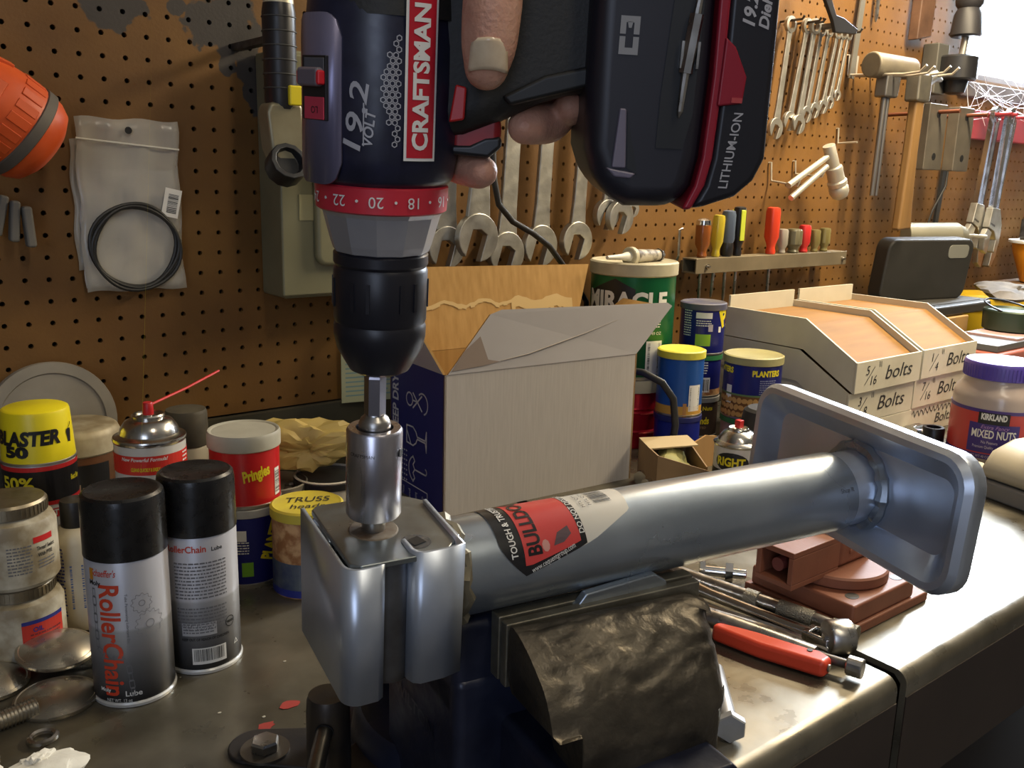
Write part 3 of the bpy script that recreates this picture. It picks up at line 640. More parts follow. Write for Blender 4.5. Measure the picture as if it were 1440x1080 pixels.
def lube_can(x, y, label, front):
    t = cthing('spray_can', label, 'spray can', x, y); r = .0325
    part_lathe(t, 'body', [(.029, 0), (r-.0005, .0035), (r, .006), (r, .126), (.031, .129)], LUBE, 56)
    part_lathe(t, 'bottom_rim', [(.0305, 0), (.0335, .0005), (.0338, .003), (.0328, .0045)], plain('white_rim', (.7, .7, .68), .3, .4), 56)
    part_lathe(t, 'cap', [(.0322, .1275), (.0331, .128), (.0328, .172), (.0318, .1775), (.0295, .1795), (.027, .1795), (.0255, .1785), (0, .1785)], mat('glossy_black_cap', (.010, .010, .011), .3, col2=(.016, .015, .014), vs=60, rvar=.08), 56)
    R = r + .0003
    if front:
        ct(t, 'RollerChain', .0235, R, -30, .060, ORED, -90, bold=.022, width=.098, fine=.004)
        ct(t, "Schaeffer's", .0085, R, -36, .1185, ORED, 0, shear=.3, bold=.01, width=.022)
        cp(t, 'maker_square', R, -55, .117, .004, .010, plain('orange_print', (.6, .25, .02), .4))
        ct(t, 'Moly', .0060, R, -50, .1095, BLACK, 0, bold=.02)
        ct(t, 'Lube', .0068, R, -3, .0125, WHITE, 0, bold=.02); ct(t, 'NET WT. 13 oz', .0042, R, -24, .0065, WHITE, 0, width=.021)
        ct(t, 'Moly', .0050, R, -44, .0155, WHITE, 0, bold=.02)
        ct(t, 'Tube Penetrating Lubricant Etc.', .0030, R, -5, .079, GREYP, -90, width=.044)
        f1 = on_cyl(R, face_cam(x, y) + math.radians(16), .091); gear(t, f1, .0088, 11, plain('gear_grey', (.30, .30, .32), .5))
        f2 = on_cyl(R, face_cam(x, y) + math.radians(26), .0715); gear(t, f2, .0125, 13, MATS['gear_grey'])
        mb = MB(); fm = on_cyl(R+.0001, face_cam(x, y), .0)
        path = [(-.030, .105 - .0075*k) for k in range(8)] + [(-.024, .0475), (-.016, .0455), (-.008, .0445)] + [(-.004 + .0006*k, .038 - .0068*k) for k in range(5)]
        for i in range(len(path)-1):
            p, q = Vector(path[i]), Vector(path[i+1]); d = (q-p).normalized(); nn = Vector((-d.y, d.x)); w = .0021 if i % 2 else .0015
            o1 = [p+nn*w, q+nn*w, q-nn*w, p-nn*w]; o2 = [a + (((p+q)/2)-a)*.25 for a in o1]
            mb.add([fm(a.x, a.y) for a in o1+o2], [(k, (k+1)%4, 4+(k+1)%4, 4+k) for k in range(4)])
        mb.build('chain_print', GREYP, t)
    else:
        ct(t, 'RollerChain', .0085, R, -22, .1175, ORED, 0, bold=.02, width=.036); ct(t, 'Lube', .0052, R, 26, .1165, BLACK, 0, bold=.02)
        fine_print(t, R, 0, .104, .046, 11, .0032, GREYP, 5); fine_print(t, R, 0, .062, .044, 7, .0032, GREYP, 8)
        w_ = cp(t, 'barcode_panel', R, 8, .0175, .030, .0155, WHITE); cbar(w_.parent, R+.0003, 8, .0185, .027, .0115, 4, 22)
        ct(t, 'KEEP OUT OF REACH OF CHILDREN', .0034, R, 4, .0335, BLACK, 0, bold=.02, width=.042)
        cp(t, 'warning_box', R, -6, .043, .030, .012, plain('pale_grey_print', (.42, .42, .43), .5)); fine_print(t, R+.0003, -6, .0475, .028, 4, .0026, GREYP, 11)
        f = on_cyl(R, face_cam(x, y) + math.radians(44), .044); P = [(.0052*math.cos(.45*i), .0052*math.sin(.45*i)) for i in range(14)]; Q = [(a*.85, b*.85) for a, b in P]
        MB().add([f(*p) for p in P+Q], [(i, (i+1)%14, 14+(i+1)%14, 14+i) for i in range(14)]).build('seal_ring', BLACK, t); patch(t, 'seal_bar', f, -.004, .004, -.0012, .0012, BLACK, 4)
        f = on_cyl(R, face_cam(x, y) + math.radians(56), .0215)
        MB().add([f(a, b) for a, b in ((0,.003),(.003,-.002),(-.003,-.002),(0,.0018),(.0018,-.0012),(-.0018,-.0012))], [(0,1,4,3),(1,2,5,4),(2,0,3,5)]).build('recycle_mark', WHITE, t)
    return t
lube_can(.196, .754, 'silver and black chain lube spray can with big red vertical lettering', True)
lube_can(.262, .770, 'silver and black spray can turned to its barcode and small print side', False)
# --- yellow capped penetrant can
t = cthing('spray_can', 'penetrant spray can with bright yellow cap and black band', 'spray can', .178, .975); r = .0335; R = r+.0004
BWHITE = plain('can_white', (.62, .60, .55), .35, .1)
part_lathe(t, 'body', [(.030, 0), (r, .004), (r, .150), (.0325, .1525)], BWHITE, 48)
cp(t, 'black_band', R, 0, .131, .150, .033, plain('band_black', (.012, .011, .012), .35), 40)
cp(t, 'red_stripe', R+.0002, 0, .1488, .150, .0045, REDP, 40); cp(t, 'red_stripe', R+.0002, 0, .1135, .150, .0040, REDP, 40)
part_lathe(t, 'crimp_ring', [(.0325, .1515), (.0342, .152), (.0342, .154), (.033, .155)], TIN, 48)
YCAP = plain('yellow_cap', (.80, .66, .012), .38)
part_lathe(t, 'cap', [(.0335, .1545), (.0335, .156), (.0310, .2000), (.0300, .2030), (.0275, .2045), (0, .2050)], YCAP, 48)
ct(t, 'BLASTER', .0190, .0330, -22, .1785, BLACK, 0, bold=.05, shear=.15, width=.066, fine=.004); ct(t, '50', .0145, .0336, -36, .1655, BLACK, 0, bold=.06, width=.024)
x_, y_ = t['_xy']; f = on_cyl(.0327, face_cam(x_, y_) + math.radians(57), .1775)
poly_on(t, 'bomb_print', f, [(-.0025,.006), (.0030,.006), (.0035,.003), (.0025,-.008), (.0008,-.011), (-.0018,-.0095), (-.0025,-.002), (-.0035,.003)], BLACK)
for k in range(2): MB().tube([f(-.0005+.004*math.sin(a/3), .006 + .0012*a) for a in range(6)], .0003, 4).build('fuse_print', BLACK, t)
ct(t, '50%', .017, R+.0003, -40, .134, YELP, 0, bold=.03, width=.034); ct(t, 'FREE', .0075, R+.0003, -14, .1215, plain('lime_print', (.55, .65, .08), .4), 0, width=.020)
ct(t, 'Best Buy', .0075, R+.0003, 62, .134, YELP, 0, bold=.03, width=.014)
b_ = cp(t, 'tv_badge', R, 20, .1030, .016, .009, REDP); ct(t, 'TV', .008, R+.0003, 22, .1030, WHITE, 0, bold=.04, width=.009)
cp(t, 'yellow_panel', R, 58, .085, .010, .050, YELP); fine_print(t, R+.0003, 36, .106, .012, 14, .0035, GREYP, 3)
# --- jars at the left edge
JLID = mat('jar_lid_metal', (.36, .31, .22), .4, .85, col2=(.22, .18, .12), vs=50, rvar=.1)
GLUE = mat('grimy_white_paint', (.55, .51, .40), .5, col2=(.24, .19, .11), vs=38, var=.22, detail=7)
def tin(name, label, x, y, z, r, h, red):
    t = cthing(name, label, 'jar', x, y, z)
    part_lathe(t, 'body', [(r*.92, 0), (r, .004), (r, h*.70), (r*.93, h*.78), (r*.78, h*.82), (r*.76, h*.84)], GLUE, 48)
    part_lathe(t, 'lid', [(r*.80, h*.83), (r*.83, h*.84), (r*.83, h*.97), (r*.78, h), (0, h)], JLID, 48)
    mb = MB()
    for i in range(48):
        a = 2*math.pi*i/48; mb.box((r*.83*math.cos(a), r*.83*math.sin(a), h*.905), (.0012, .0010, h*.11), Matrix.Rotation(a, 3, 'Z'))
    mb.build('lid_knurling', JLID, t); return t
t = tin('thread_sealant_jar', 'small white jar with brushed lid and red heading, standing on another jar', .133, .878, .0715, .0365, .076, False); R = .0368
cp(t, 'red_heading', R, 40, .0445, .020, .0055, REDP); ct(t, 'Thread Sealant', .0052, R, 44, .036, BLACK, 0, bold=.02, width=.020); ct(t, 'With PTFE', .0050, R, 42, .030, BLACK, 0, bold=.02, width=.016)
fine_print(t, R, 6, .040, .020, 9, .0030, GREYP, 4); fine_print(t, R, 44, .024, .018, 3, .003, GREYP, 5)
t = tin('thread_sealant_jar', 'grimy white jar with red label and blue edge, under another jar', .133, .878, 0, .0375, .071, True); R = .0378
cp(t, 'red_label', R, 30, .022, .040, .036, plain('label_red', (.55, .035, .02), .45)); cp(t, 'blue_edge', R+.0002, 30, .0415, .040, .0035, BLUEP)
ct(t, 'OIL', .006, R+.0003, 20, .034, BLUEP, 0, bold=.03); fine_print(t, R+.0003, 32, .029, .030, 6, .0035, plain('dark_red_print', (.16, .02, .03), .5), 9)
# --- white bottle with black cap
t = cthing('lubricant_bottle', 'cream plastic bottle with narrow black cap and blue barcode', 'bottle', .190, .899); r = .0225
part_lathe(t, 'body', [(.018, 0), (r, .003), (r, .088), (.021, .096), (.0165, .101), (.0135, .103)], GLUE if False else mat('cream_bottle', (.62, .56, .42), .4, col2=(.50, .43, .29), vs=30), 40)
part_lathe(t, 'cap', [(.0125, .102), (.0130, .103), (.0128, .126), (.0120, .128), (0, .128)], BLKPL, 28)
cbar(t, r+.0004, -6, .048, .044, .012, 6, 20, True, plain('barcode_blue', (.05, .12, .34), .5)); fine_print(t, r+.0004, -46, .085, .010, 20, .0035, BLUEP, 3)
# --- brake cleaner with red nozzle and straw
t = cthing('spray_can', 'red and white cleaner spray can with red nozzle and long red straw', 'spray can', .268, .915); r = .0340; R = r+.0004
part_lathe(t, 'body', [(.030, 0), (r, .004), (r, .172)], BWHITE, 48)
DOME = mat('can_dome', (.60, .58, .54), .22, 1)
part_lathe(t, 'dome', [(.0345, .171), (.0352, .1735), (.0345, .1755), (.0315, .1762), (.0285, .1785), (.0270, .1840), (.0225, .1905), (.0165, .1930), (.0150, .1935), (.0158, .1960), (.0145, .1975), (.0125, .1965), (.0110, .1945), (.004, .1948), (.0035, .1980)], DOME, 48)
part_lathe(t, 'nozzle', [(.0052, .1965), (.0055, .1985), (.0050, .2080), (.0044, .2088), (0, .2088)], plain('nozzle_red', (.50, .012, .015), .4), 16)
MB().tube([(.003, .001, .2055), (.05, .030, .2115), (.095, .058, .2195)], .0013, 8).build('straw', plain('straw_red', (.65, .03, .03), .35), t, smooth=True)
cp(t, 'red_band', R, 0, .1530, .170, .0190, plain('cleaner_red', (.60, .03, .02), .35), 40)
ct(t, 'New Powerful Formula!', .0050, R+.0003, -12, .1590, WHITE, 0, bold=.02, shear=.25, width=.046); ct(t, 'CLEANS QUICKLY & EASILY', .0050, R+.0003, -10, .1490, YELP, 0, bold=.03, shear=.2, width=.048)
x_, y_ = t['_xy']; f = on_cyl(R, face_cam(x_, y_) + math.radians(-4), .127)
poly_on(t, 'red_badge', f, [(-.022,-.016), (.014,-.014), (.019,.010), (.016,.012), (-.010,.009), (-.022,.004)], MATS['cleaner_red']); ct(t, 'BOLT', .012, R+.0005, 0, .129, BLACK, 0, bold=.05, width=.026)
fine_print(t, R+.0003, 66, .159, .010, 5, .004, WHITE, 4)
# --- brown lidded tin, disc, black capped can
t = cthing('putty_tin', 'rusty brown tin with paint-crusted lid in front of the grey disc', 'tin', .232, 1.062); r = .044
part_lathe(t, 'body', [(r-.001, 0), (r, .003), (r, .132)], mat('rusty_brown', (.20, .075, .028), .5, .2, col2=(.10, .055, .03), vs=22), 48)
part_lathe(t, 'lid', [(r+.0005, .130), (r+.002, .132), (r+.002, .150), (r-.001, .156), (r-.004, .158), (0, .1585)], mat('crusted_lid', (.26, .20, .11), .6, .3, col2=(.50, .44, .30), vs=26, var=.2, detail=7), 48)
cp(t, 'black_label', r+.0004, 10, .092, .052, .060, BLACK, 16); ct(t, 'Alpine', .016, r+.0007, 10, .095, plain('faded_tan_print', (.34, .25, .17), .6), 0, width=.036)
MB().box2((-.05, -.018, 0), (.05, .018, .070)).build('wood_block', mat('wood_block', (.24, .16, .08), .7, col2=(.16, .10, .05), vs=20, stretch=(.2, 3, 3)), bevel=.002)
bl = bpy.data.objects['wood_block']; bl.location = (.215, 1.137, 0); tag(bl, 'plain wooden block under the grey disc against the wall', 'block')
t = thing('round_pail_cover', 'large grey round plastic lid leaning on the wall', 'lid', (.226, 1.132, .072))
rot = Matrix.Rotation(math.radians(90-8), 3, 'X')
lidm = mat('grey_lid_plastic', (.30, .27, .22), .55, col2=(.22, .20, .165), vs=18, bump=.1)
MB().lathe([(.069, -.003), (.071, 0), (.070, .004), (.058, .0045), (.0565, .0025), (0, .0025)], 64, (0, .006, .071), rot).build('disc', lidm, t, smooth=True)
MB().lathe([(.069, -.010), (.0705, -.010), (.0705, -.001), (.069, -.001)], 64, (0, .006, .071), rot).build('rim', lidm, t, smooth=True)
t = cthing('spray_can', 'dusty spray can with black cap behind the red nozzle can', 'spray can', .352, 1.055); r = .024
part_lathe(t, 'body', [(.022, 0), (r, .003), (r, .115), (.0225, .118)], mat('dusty_can', (.40, .36, .28), .5, .3), 36)
part_lathe(t, 'cap', [(.0242, .118), (.0245, .120), (.0238, .156), (.0225, .160), (0, .161)], mat('dusty_black_cap', (.025, .022, .018), .55, col2=(.10, .085, .055), vs=22), 36)
# --- stacked snack cans
NAVYC = mat('nut_can_blue', (.012, .016, .16), .32, .2)
t = cthing('nut_can', 'blue nut can with yellow lettering under the red snack can', 'can', .366, .917); r = .0365; R = r+.0004
part_lathe(t, 'body', [(r-.002, 0), (r, .002), (r, .078)], NAVYC, 48)
part_lathe(t, 'rim', [(r+.0008, 0), (r+.001, .003), (r, .0035)], TIN, 48)
part_lathe(t, 'lid', [(r, .077), (r+.0015, .078), (r+.0015, .086), (r-.002, .0875), (0, .0875)], mat('milky_lid', (.40, .40, .38), .5), 48)
ct(t, 'PLANTERS', .020, R+.0002, 46, .054, YELP, 70, bold=.05, width=.055, fine=.004); cp(t, 'green_panel', R, -2, .020, .012, .016, plain('green_print', (.18, .42, .03), .4)); cp(t, 'white_panel', R, -10, .058, .010, .012, WHITE); fine_print(t, R+.0002, -8, .050, .012, 5, .003, WHITE, 5)
t = cthing('snack_can', 'short red crisps can with clear dusty lid', 'can', .366, .917, .0878); r = .0365; R = r+.0004
part_lathe(t, 'body', [(r-.002, 0), (r, .002), (r, .062)], plain('crisps_red', (.52, .012, .015), .32), 48)
part_lathe(t, 'rim', [(r+.0008, 0), (r+.001, .003), (r, .0035)], TIN, 48)
part_lathe(t, 'lid', [(r+.0005, .061), (r+.0018, .062), (r+.0020, .0755), (r+.0005, .0785), (r-.002, .0780), (r-.003, .0772), (0, .0772)], mat('dusty_clear_lid', (.44, .42, .34), .5, col2=(.36, .34, .27), vs=30), 48)
ct(t, 'Pringles', .0165, R+.0003, 18, .0375, YELP, 12, bold=.04, shear=.15, width=.031)
w_ = cp(t, 'barcode_panel', R, 62, .024, .010, .030, WHITE); cbar(t, R+.0003, 62, .024, .024, .009, 7, 14, True)
t = cthing('nut_can', 'mixed hardware can with yellow handwritten lid beside the red snack can', 'can', .406, .852); r = .0368; R = r+.0004
NUTS = mat('nut_photo_print', (.30, .13, .05), .4, col2=(.55, .33, .16), vs=95, var=.15)
part_lathe(t, 'body', [(r-.001, 0), (r, .002), (r, .084)], NUTS, 48)
cp(t, 'blue_band', R, 0, .024, .20, .030, mat('mottled_blue_print', (.012, .025, .10), .35, col2=(.10, .12, .14), vs=60), 40); cp(t, 'teal_panel', R+.0002, 36, .020, .022, .006, plain('teal_print', (.10, .32, .30), .4)); cp(t, 'dark_band', R+.0002, 0, .006, .2, .008, BLUEP, 40)
part_lathe(t, 'lid', [(r, .083), (r+.0016, .084), (r+.0016, .0935), (r-.001, .0950), (r-.003, .0940), (0, .0940)], mat('yellow_lid', (.60, .50, .04), .5, col2=(.46, .36, .05), vs=30), 48)
th = face_cam(.406, .852) + math.pi/2
ex, ey = (math.cos(th), math.sin(th), 0), (-math.sin(th), math.cos(th), 0)
txt(t, 'TRUSS', .021, on_plane((.0085*ey[0], .0085*ey[1], .0947), ex, ey), INK, shear=.2, width=.046); txt(t, 'heads', .017, on_plane((-.012*ey[0], -.012*ey[1], .0947), ex, ey), INK, shear=.2, width=.036)
t = cthing('paint_can', 'open white tin behind the yellow handwritten lid', 'can', .494, .975); r = .040
part_lathe(t, 'body', [(r, 0), (r, .074), (r+.0015, .076), (r-.001, .077), (r-.001, .070), (0, .0695)], mat('tin_white', (.58, .56, .50), .45, col2=(.42, .40, .33), vs=20), 40)
part_lathe(t, 'black_rim', [(r+.0002, .066), (r+.0022, .0665), (r+.0022, .0735), (r+.0002, .074)], BLKPL, 40)
t = cthing('parts_tray', 'shallow dark round tray of small parts behind the blue nut can', 'tray', .432, .990); r = .036
part_lathe(t, 'dish', [(r-.004, 0), (r, .003), (r+.002, .074), (r, .075), (r-.002, .064), (0, .063)], mat('tray_grey', (.30, .28, .24), .4, .6), 40)
for k in range(5):
    a = k*1.3; MB().lathe([(.006, 0), (.0065, .004), (.0045, .006), (0, .0062)], 6, (.018*math.cos(a), .018*math.sin(a), .0635)).build('part', DSTEEL, t)
# --- crumpled yellow shop paper
def crumple(name, label, cat, loc, size, m, seed, sub=3, amp=.5, rz=0, th=None):
    bm = bmesh.new(); bmesh.ops.create_icosphere(bm, subdivisions=sub, radius=1)
    rr = random.Random(seed); K = [(Vector((rr.uniform(-1,1), rr.uniform(-1,1), rr.uniform(-1,1))).normalized(), rr.uniform(-1, 1)) for _ in range(34)]
    for v in bm.verts:
        n_ = v.co.normalized(); h = 1
        for d, a in K:
            t_ = n_.dot(d)
            if t_ > .55: h += a*amp*(t_-.55)*1.3
        h += amp*.10*abs(math.sin(n_.x*11+n_.z*6+seed)) - amp*.12*abs(math.sin(n_.y*9-n_.x*5)); h += amp*.22*math.sin(n_.x*9+seed)*math.sin(n_.y*8)*math.sin(n_.z*7+1)
        v.co = n_*h; v.co.x *= size[0]; v.co.y *= size[1]; v.co.z *= size[2]
    zmin = min(v.co.z for v in bm.verts)
    for v in bm.verts: v.co.z -= zmin
    me = bpy.data.meshes.new(name); bm.to_mesh(me); bm.free(); me.materials.append(m)
    me.polygons.foreach_set('use_smooth', [True]*len(me.polygons)); me.set_sharp_from_angle(angle=math.radians(22))
    o = bpy.data.objects.new(name, me); link(o); o.location = loc; o.rotation_euler = (0, 0, rz); return tag(o, label, cat)
crumple('paper_wad', 'crumpled yellow waxed shop paper lying over the small tins', 'paper', (.475, .985, .080), (.066, .030, .030), mat('yellow_paper', (.52, .40, .13), .55, col2=(.40, .29, .08), vs=16), 4, 4, .75, -.35)
# --- domed chrome caps, washer, stud, tissue
PLUG = mat('plug_metal', (.60, .56, .48), .30, .9, col2=(.40, .36, .28), vs=22, rvar=.1)
def dome(label, x, y, z, r, tilt, az):
    o = MB().lathe([(r*.97, 0), (r, .0015), (r, .004), (r*.93, .0055), (r*.90, .0050), (r*.75, .0085), (r*.5, .0115), (r*.25, .0132), (0, .0138)], 48).build('domed_cap', PLUG, None, smooth=True, auto=50)
    o.location = (x, y, z); o.rotation_euler = Matrix.Rotation(az, 3, 'Z').to_euler()
    q = Matrix.Rotation(az, 3, 'Z') @ Matrix.Rotation(tilt, 3, 'X'); o.rotation_euler = q.to_euler(); return tag(o, label, 'cap', 'domed metal caps')
dome('shiny domed metal cap lying uppermost on two others', .1505, .826, .0150, .0330, .10, .4)
dome('worn domed metal cap lying flat beside the lock washer', .1370, .770, 0, .0330, .0, 0)
dome('domed metal cap tilted at the foot of the red labelled jar', .0950, .826, .002, .0330, .06, 1.2)
dome('domed metal cap half hidden under the uppermost cap', .1780, .838, 0, .0310, 0, 0)
t = thing('threaded_stud', 'short threaded steel stud lying by the domed caps', 'stud', (.098, .752, .0085))
mb = MB(); mb.cyl((-.05, -.010, 0), (.021, .0035, 0), .0070, n=20); mb.build('core', PLUG, t, smooth=True)
mb = MB()
for k in range(26):
    f = k/25; c = Vector((-.05, -.010, 0)).lerp(Vector((.020, .0033, 0)), f); mb.ring([(.0068, -.0007), (.0083, 0), (.0068, .0007)], 20, c, Vector((.071, .0135, 0)).to_track_quat('Z', 'Y').to_matrix())
mb.build('thread', PLUG, t, smooth=True)
pts = [(.0095*math.cos(a), .0095*math.sin(a), .0022 + .0016*(k/30)) for k, a in enumerate([.15 + 6.0*i/30 for i in range(31)])]
o = MB().tube(pts, .0024, 6).build('lock_washer', STEEL, None, smooth=True); o.location = (.1155, .716, .0005); tag(o, 'split spring lock washer lying on the bench by the tissue', 'washer')
TIS = mat('tissue_paper', (.72, .69, .60), .8, bump=.4, bs=90)
crumple('tissue', 'crumpled white tissue at the bench corner by the washer', 'tissue', (.101, .668, 0), (.021, .014, .0065), TIS, 9, 4, .8, .3)
crumple('tissue', 'small torn white tissue scrap beside the larger tissue', 'tissue', (.070, .692, 0), (.012, .010, .005), TIS, 13, 4, .8, 1.1)
t = thing('hex_bolt', 'hex head bolt and washer sunk in the bench by the vise', 'bolt', (.246, .599, .0036))
MB().lathe([(.006, 0), (.0185, 0), (.0185, .0022), (.006, .0022)], 36).build('washer', mat('grimy_washer', (.17, .15, .12), .45, .9), t, smooth=True)
MB().lathe([(.0106, .0022), (.0110, .003), (.0110, .0085), (.0098, .0102), (.004, .0104), (0, .0104)], 6).build('head', STEEL, t)
# --- things on the wall, left
t = thing('parts_bag', 'clear zip bag holding a black rubber belt, with a barcode tag', 'bag', (.335, WY-.010, .29))
BAGM = mat('bag_plastic', (.62, .59, .52), .22, alpha=.42, bump=.5, bs=30, coat=.6)
PAPM = mat('bag_insert', (.60, .58, .55), .5, col2=(.52, .50, .47), vs=14, bump=.15, bs=20)
def sheetgrid(name, x0, x1, z0, z1, y, m, parent, nx=14, nz=16, amp=.0035, seed=1, top=None):
    rr = random.Random(seed); V = []; Fc = []
    for i in range(nx+1):
        for j in range(nz+1):
            x = x0 + (x1-x0)*i/nx; z = z0 + (z1-z0)*j/nz
            yy = y + amp*(math.sin(i*1.1+j*.5+seed) * math.sin(j*.8-i*.3) + rr.uniform(-.35, .35)); xx = x + .0015*math.sin(j*.9+seed)
            V.append((xx, yy, z + .0014*math.sin(i*.9)))
    for i in range(nx):
        for j in range(nz): a = i*(nz+1)+j; Fc.append((a, a+nz+1, a+nz+2, a+1))
    o = mesh(name, V, Fc, m, parent, True, auto=80); s = o.modifiers.new('thickness', 'SOLIDIFY'); s.thickness = .0006; return o
sheetgrid('bag_film', -.058, .058, 0, .200, -.004, BAGM, t, amp=.003)
sheetgrid('insert_card', -.056, .054, .004, .143, .003, PAPM, t, amp=.0012, seed=3)
MB().tube([(-.058 + .0116*i, -.0075, .176 - .0009*i) for i in range(11)], .0012, 6).build('zip_seal', plain('zip_clear', (.70, .67, .58), .3), t)
MB().lathe([(.0035, 0), (.0042, .0012)], 12, (.0, -.0075, .187), Matrix.Rotation(math.pi/2, 3, 'X')).build('hang_hole', BLACK, t)
for k in range(4):
    pts = [((.0470+.0016*k)*math.cos(a) + .002*math.sin(3*a+k), -.010 - .0018*(k % 2), .052 + (.0470+.0014*k)*math.sin(a)) for a in [2*math.pi*i/44 for i in range(44)]]
    MB().tube(pts, .0023, 8, closed=True).build('rubber_belt', RUBBER, t, smooth=True)
tg = MB().box((.044, -.0125, .104), (.020, .0006, .034), Matrix.Rotation(.22, 3, 'Y')).build('barcode_tag', WHITE, t)
f = lambda x, y: Vector((.044 + x*math.cos(.22) + y*math.sin(.22), -.0131, .104 - x*math.sin(.22) + y*math.cos(.22)))
bars_on(tg, 'barcode', lambda a, b: f(b, a), -.012, .012, -.005, .007, INK, 14, 5)
t = thing('parts_bag', 'second empty clear bag tucked behind the belt bag', 'bag', (.318, WY-.004, .315))
sheetgrid('bag_film', -.046, .05, 0, .150, -.001, BAGM, t, amp=.001, seed=7); sheetgrid('insert_card', -.040, .04, .01, .13, .0012, PAPM, t, amp=.0003, seed=9)
# orange lamp
ORG = mat('orange_plastic', (.68, .10, .018), .42, col2=(.60, .075, .012), vs=30)
lampd = Vector((.80, .10, -.60)).normalized()
t = thing('work_light', 'orange ribbed plastic lamp head with grey rubber band, hung on the wall', 'lamp', mx=frame((.168, 1.085, .500), *(lambda z: (lambda x: (x, z.cross(x), z))(Vector((0,1,0)).cross(z).normalized()))(lampd)))
part_lathe(t, 'shell', [(.034, -.05), (.038, -.03), (.0485, .006), (.0500, .020), (.0505, .046), (.0495, .052)], ORG, 32)
part_lathe(t, 'rubber_band', [(.0505, .047), (.0520, .048), (.0515, .058), (.0498, .059)], mat('grey_band', (.10, .085, .07), .6), 48)
part_lathe(t, 'nose', [(.0495, .058), (.0480, .066), (.0425, .076), (.030, .083), (0, .0845)], ORG, 48)
for k in range(20):
    a = 2*math.pi*k/20
    MB().box((.0495*math.cos(a), .0495*math.sin(a), .034), (.003, .010, .022), Matrix.Rotation(a, 3, 'Z')).build('grip_rib', ORG, t, bevel=.0008)
for k in range(6):
    a = 2*math.pi*k/6+.2
    MB().box((.0445*math.cos(a), .0445*math.sin(a), -.010), (.004, .020, .040), Matrix.Rotation(a, 3, 'Z') @ Matrix.Rotation(.22, 3, 'Y')).build('facet', ORG, t, bevel=.001)
MB().tube([(0, 0, -.05), (.0, .0, -.09)], .03, 20).build('neck', ORG, t, smooth=True)
t = thing('plug_cluster', 'dusty grey plug ends hanging on the wall below the orange lamp', 'plug', (.205, WY-.02, .36))
for k in range(3):
    MB().box((-.012+.013*k, -.004*k, .02-.006*k), (.010, .016, .045), Matrix.Rotation(.25-.15*k, 3, 'Y')).build('plug_prong', mat('dusty_grey', (.16, .15, .13), .7), t, bevel=.003)
MB().tube([(-.02, 0, .04), (-.03, .012, .07), (-.03, .015, .10)], .006, 10).build('cord_stub', MATS['dusty_grey'], t, smooth=True)
# electrical box
EB = mat('switchbox_paint', (.235, .225, .135), .45, .15, col2=(.19, .18, .105), vs=12, rvar=.08)
t = thing('switch_box', 'olive grey steel switch box mounted on the wall behind the drill', 'electrical box', (.585, WY, .275))
MB().box2((-.085, -.070, .0), (.10, -.0008, .305)).build('case', EB, t, bevel=.004)
MB().box2((-.090, -.078, .004), (.105, -.070, .300)).build('cover', EB, t, bevel=.003)
MB().prism(rrect(.120, .235, .014, 5, .012, .160), .078, .092, (1,0,0), (0,0,1), (0,-1,0)).build('raised_panel', EB, t, bevel=.006, seg=3)
MB().lathe([(.004, 0), (.0042, .002), (.002, .0028)], 14, (-.010, -.078, .018), Matrix.Rotation(math.pi/2, 3, 'X')).build('screw', STEEL, t)
MB().box2((-.066, -.0795, .10), (-.040, -.0783, .132)).build('rating_plate', plain('plate_khaki', (.33, .30, .16), .5), t); MB().box2((.0, -.0928, .085), (.018, -.0920, .125)).build('switch_slot', BLACK, t)
txt(t, 'D', .016, on_plane((-.010, -.0932, .058), (1,0,0), (.1,0,1)), INK, shear=.2); txt(t, 'OFF', .012, on_plane((-.03, -.0787, .262), (1,0,0), (0,0,1)), plain('orange_letter', (.75, .25, .08), .5), bold=.03)
# black ribbed handled tool hanging in front of the box
t = thing('flaring_tool', 'black ribbed handle tool with yellow tab hanging before the switch box', 'hand tool', (.476, 1.04, .43))
KH = mat('khaki_metal', (.33, .30, .20), .42, .5, col2=(.25, .22, .14), vs=30)
mb = MB(); mb.lathe([(.0165, .075), (.0185, .085), (.0190, .180), (.0175, .190)], 28); 
mb.build('grip', BLKPL, t, smooth=True)
for k in range(6): MB().ring([(.0188, -.0009), (.0199, -.0004), (.0199, .0004), (.0188, .0009)], 28, (0, 0, .098+.0155*k)).build('grip_ring', mat('grip_ring_grey', (.055, .055, .05), .5), t, smooth=True)
part_lathe(t, 'ferrule', [(.0175, .188), (.0168, .196), (.0150, .235), (.010, .24)], mat('cream_metal', (.55, .50, .36), .4, .3), 24)
mb = MB(); mb.prism([(-.020, .082), (-.024, .070), (-.020, .030), (-.006, .000), (.020, .0), (.024, .030), (.020, .082)], -.016, .016, (1,0,0), (0,0,1), (0,1,0)); mb.build('body', KH, t, bevel=.005)
rt = Matrix.Rotation(math.radians(62), 3, 'X')
MB().lathe([(.0225, -.012), (.0235, .006), (.0225, .012), (.0165, .012), (.0150, .002), (0, .002)], 12, (-.004, -.018, .012), rt).build('socket_end', BLKPL, t, bevel=.001)
MB().box((.008, -.0205, .0900), (.016, .007, .022)).build('yellow_tab', plain('tab_yellow', (.78, .64, .02), .4), t, bevel=.002)
MB().box2((-.006, .016, .15), (.006, WY-1.04-.001, .158)).build('hang_bracket', DSTEEL, t)
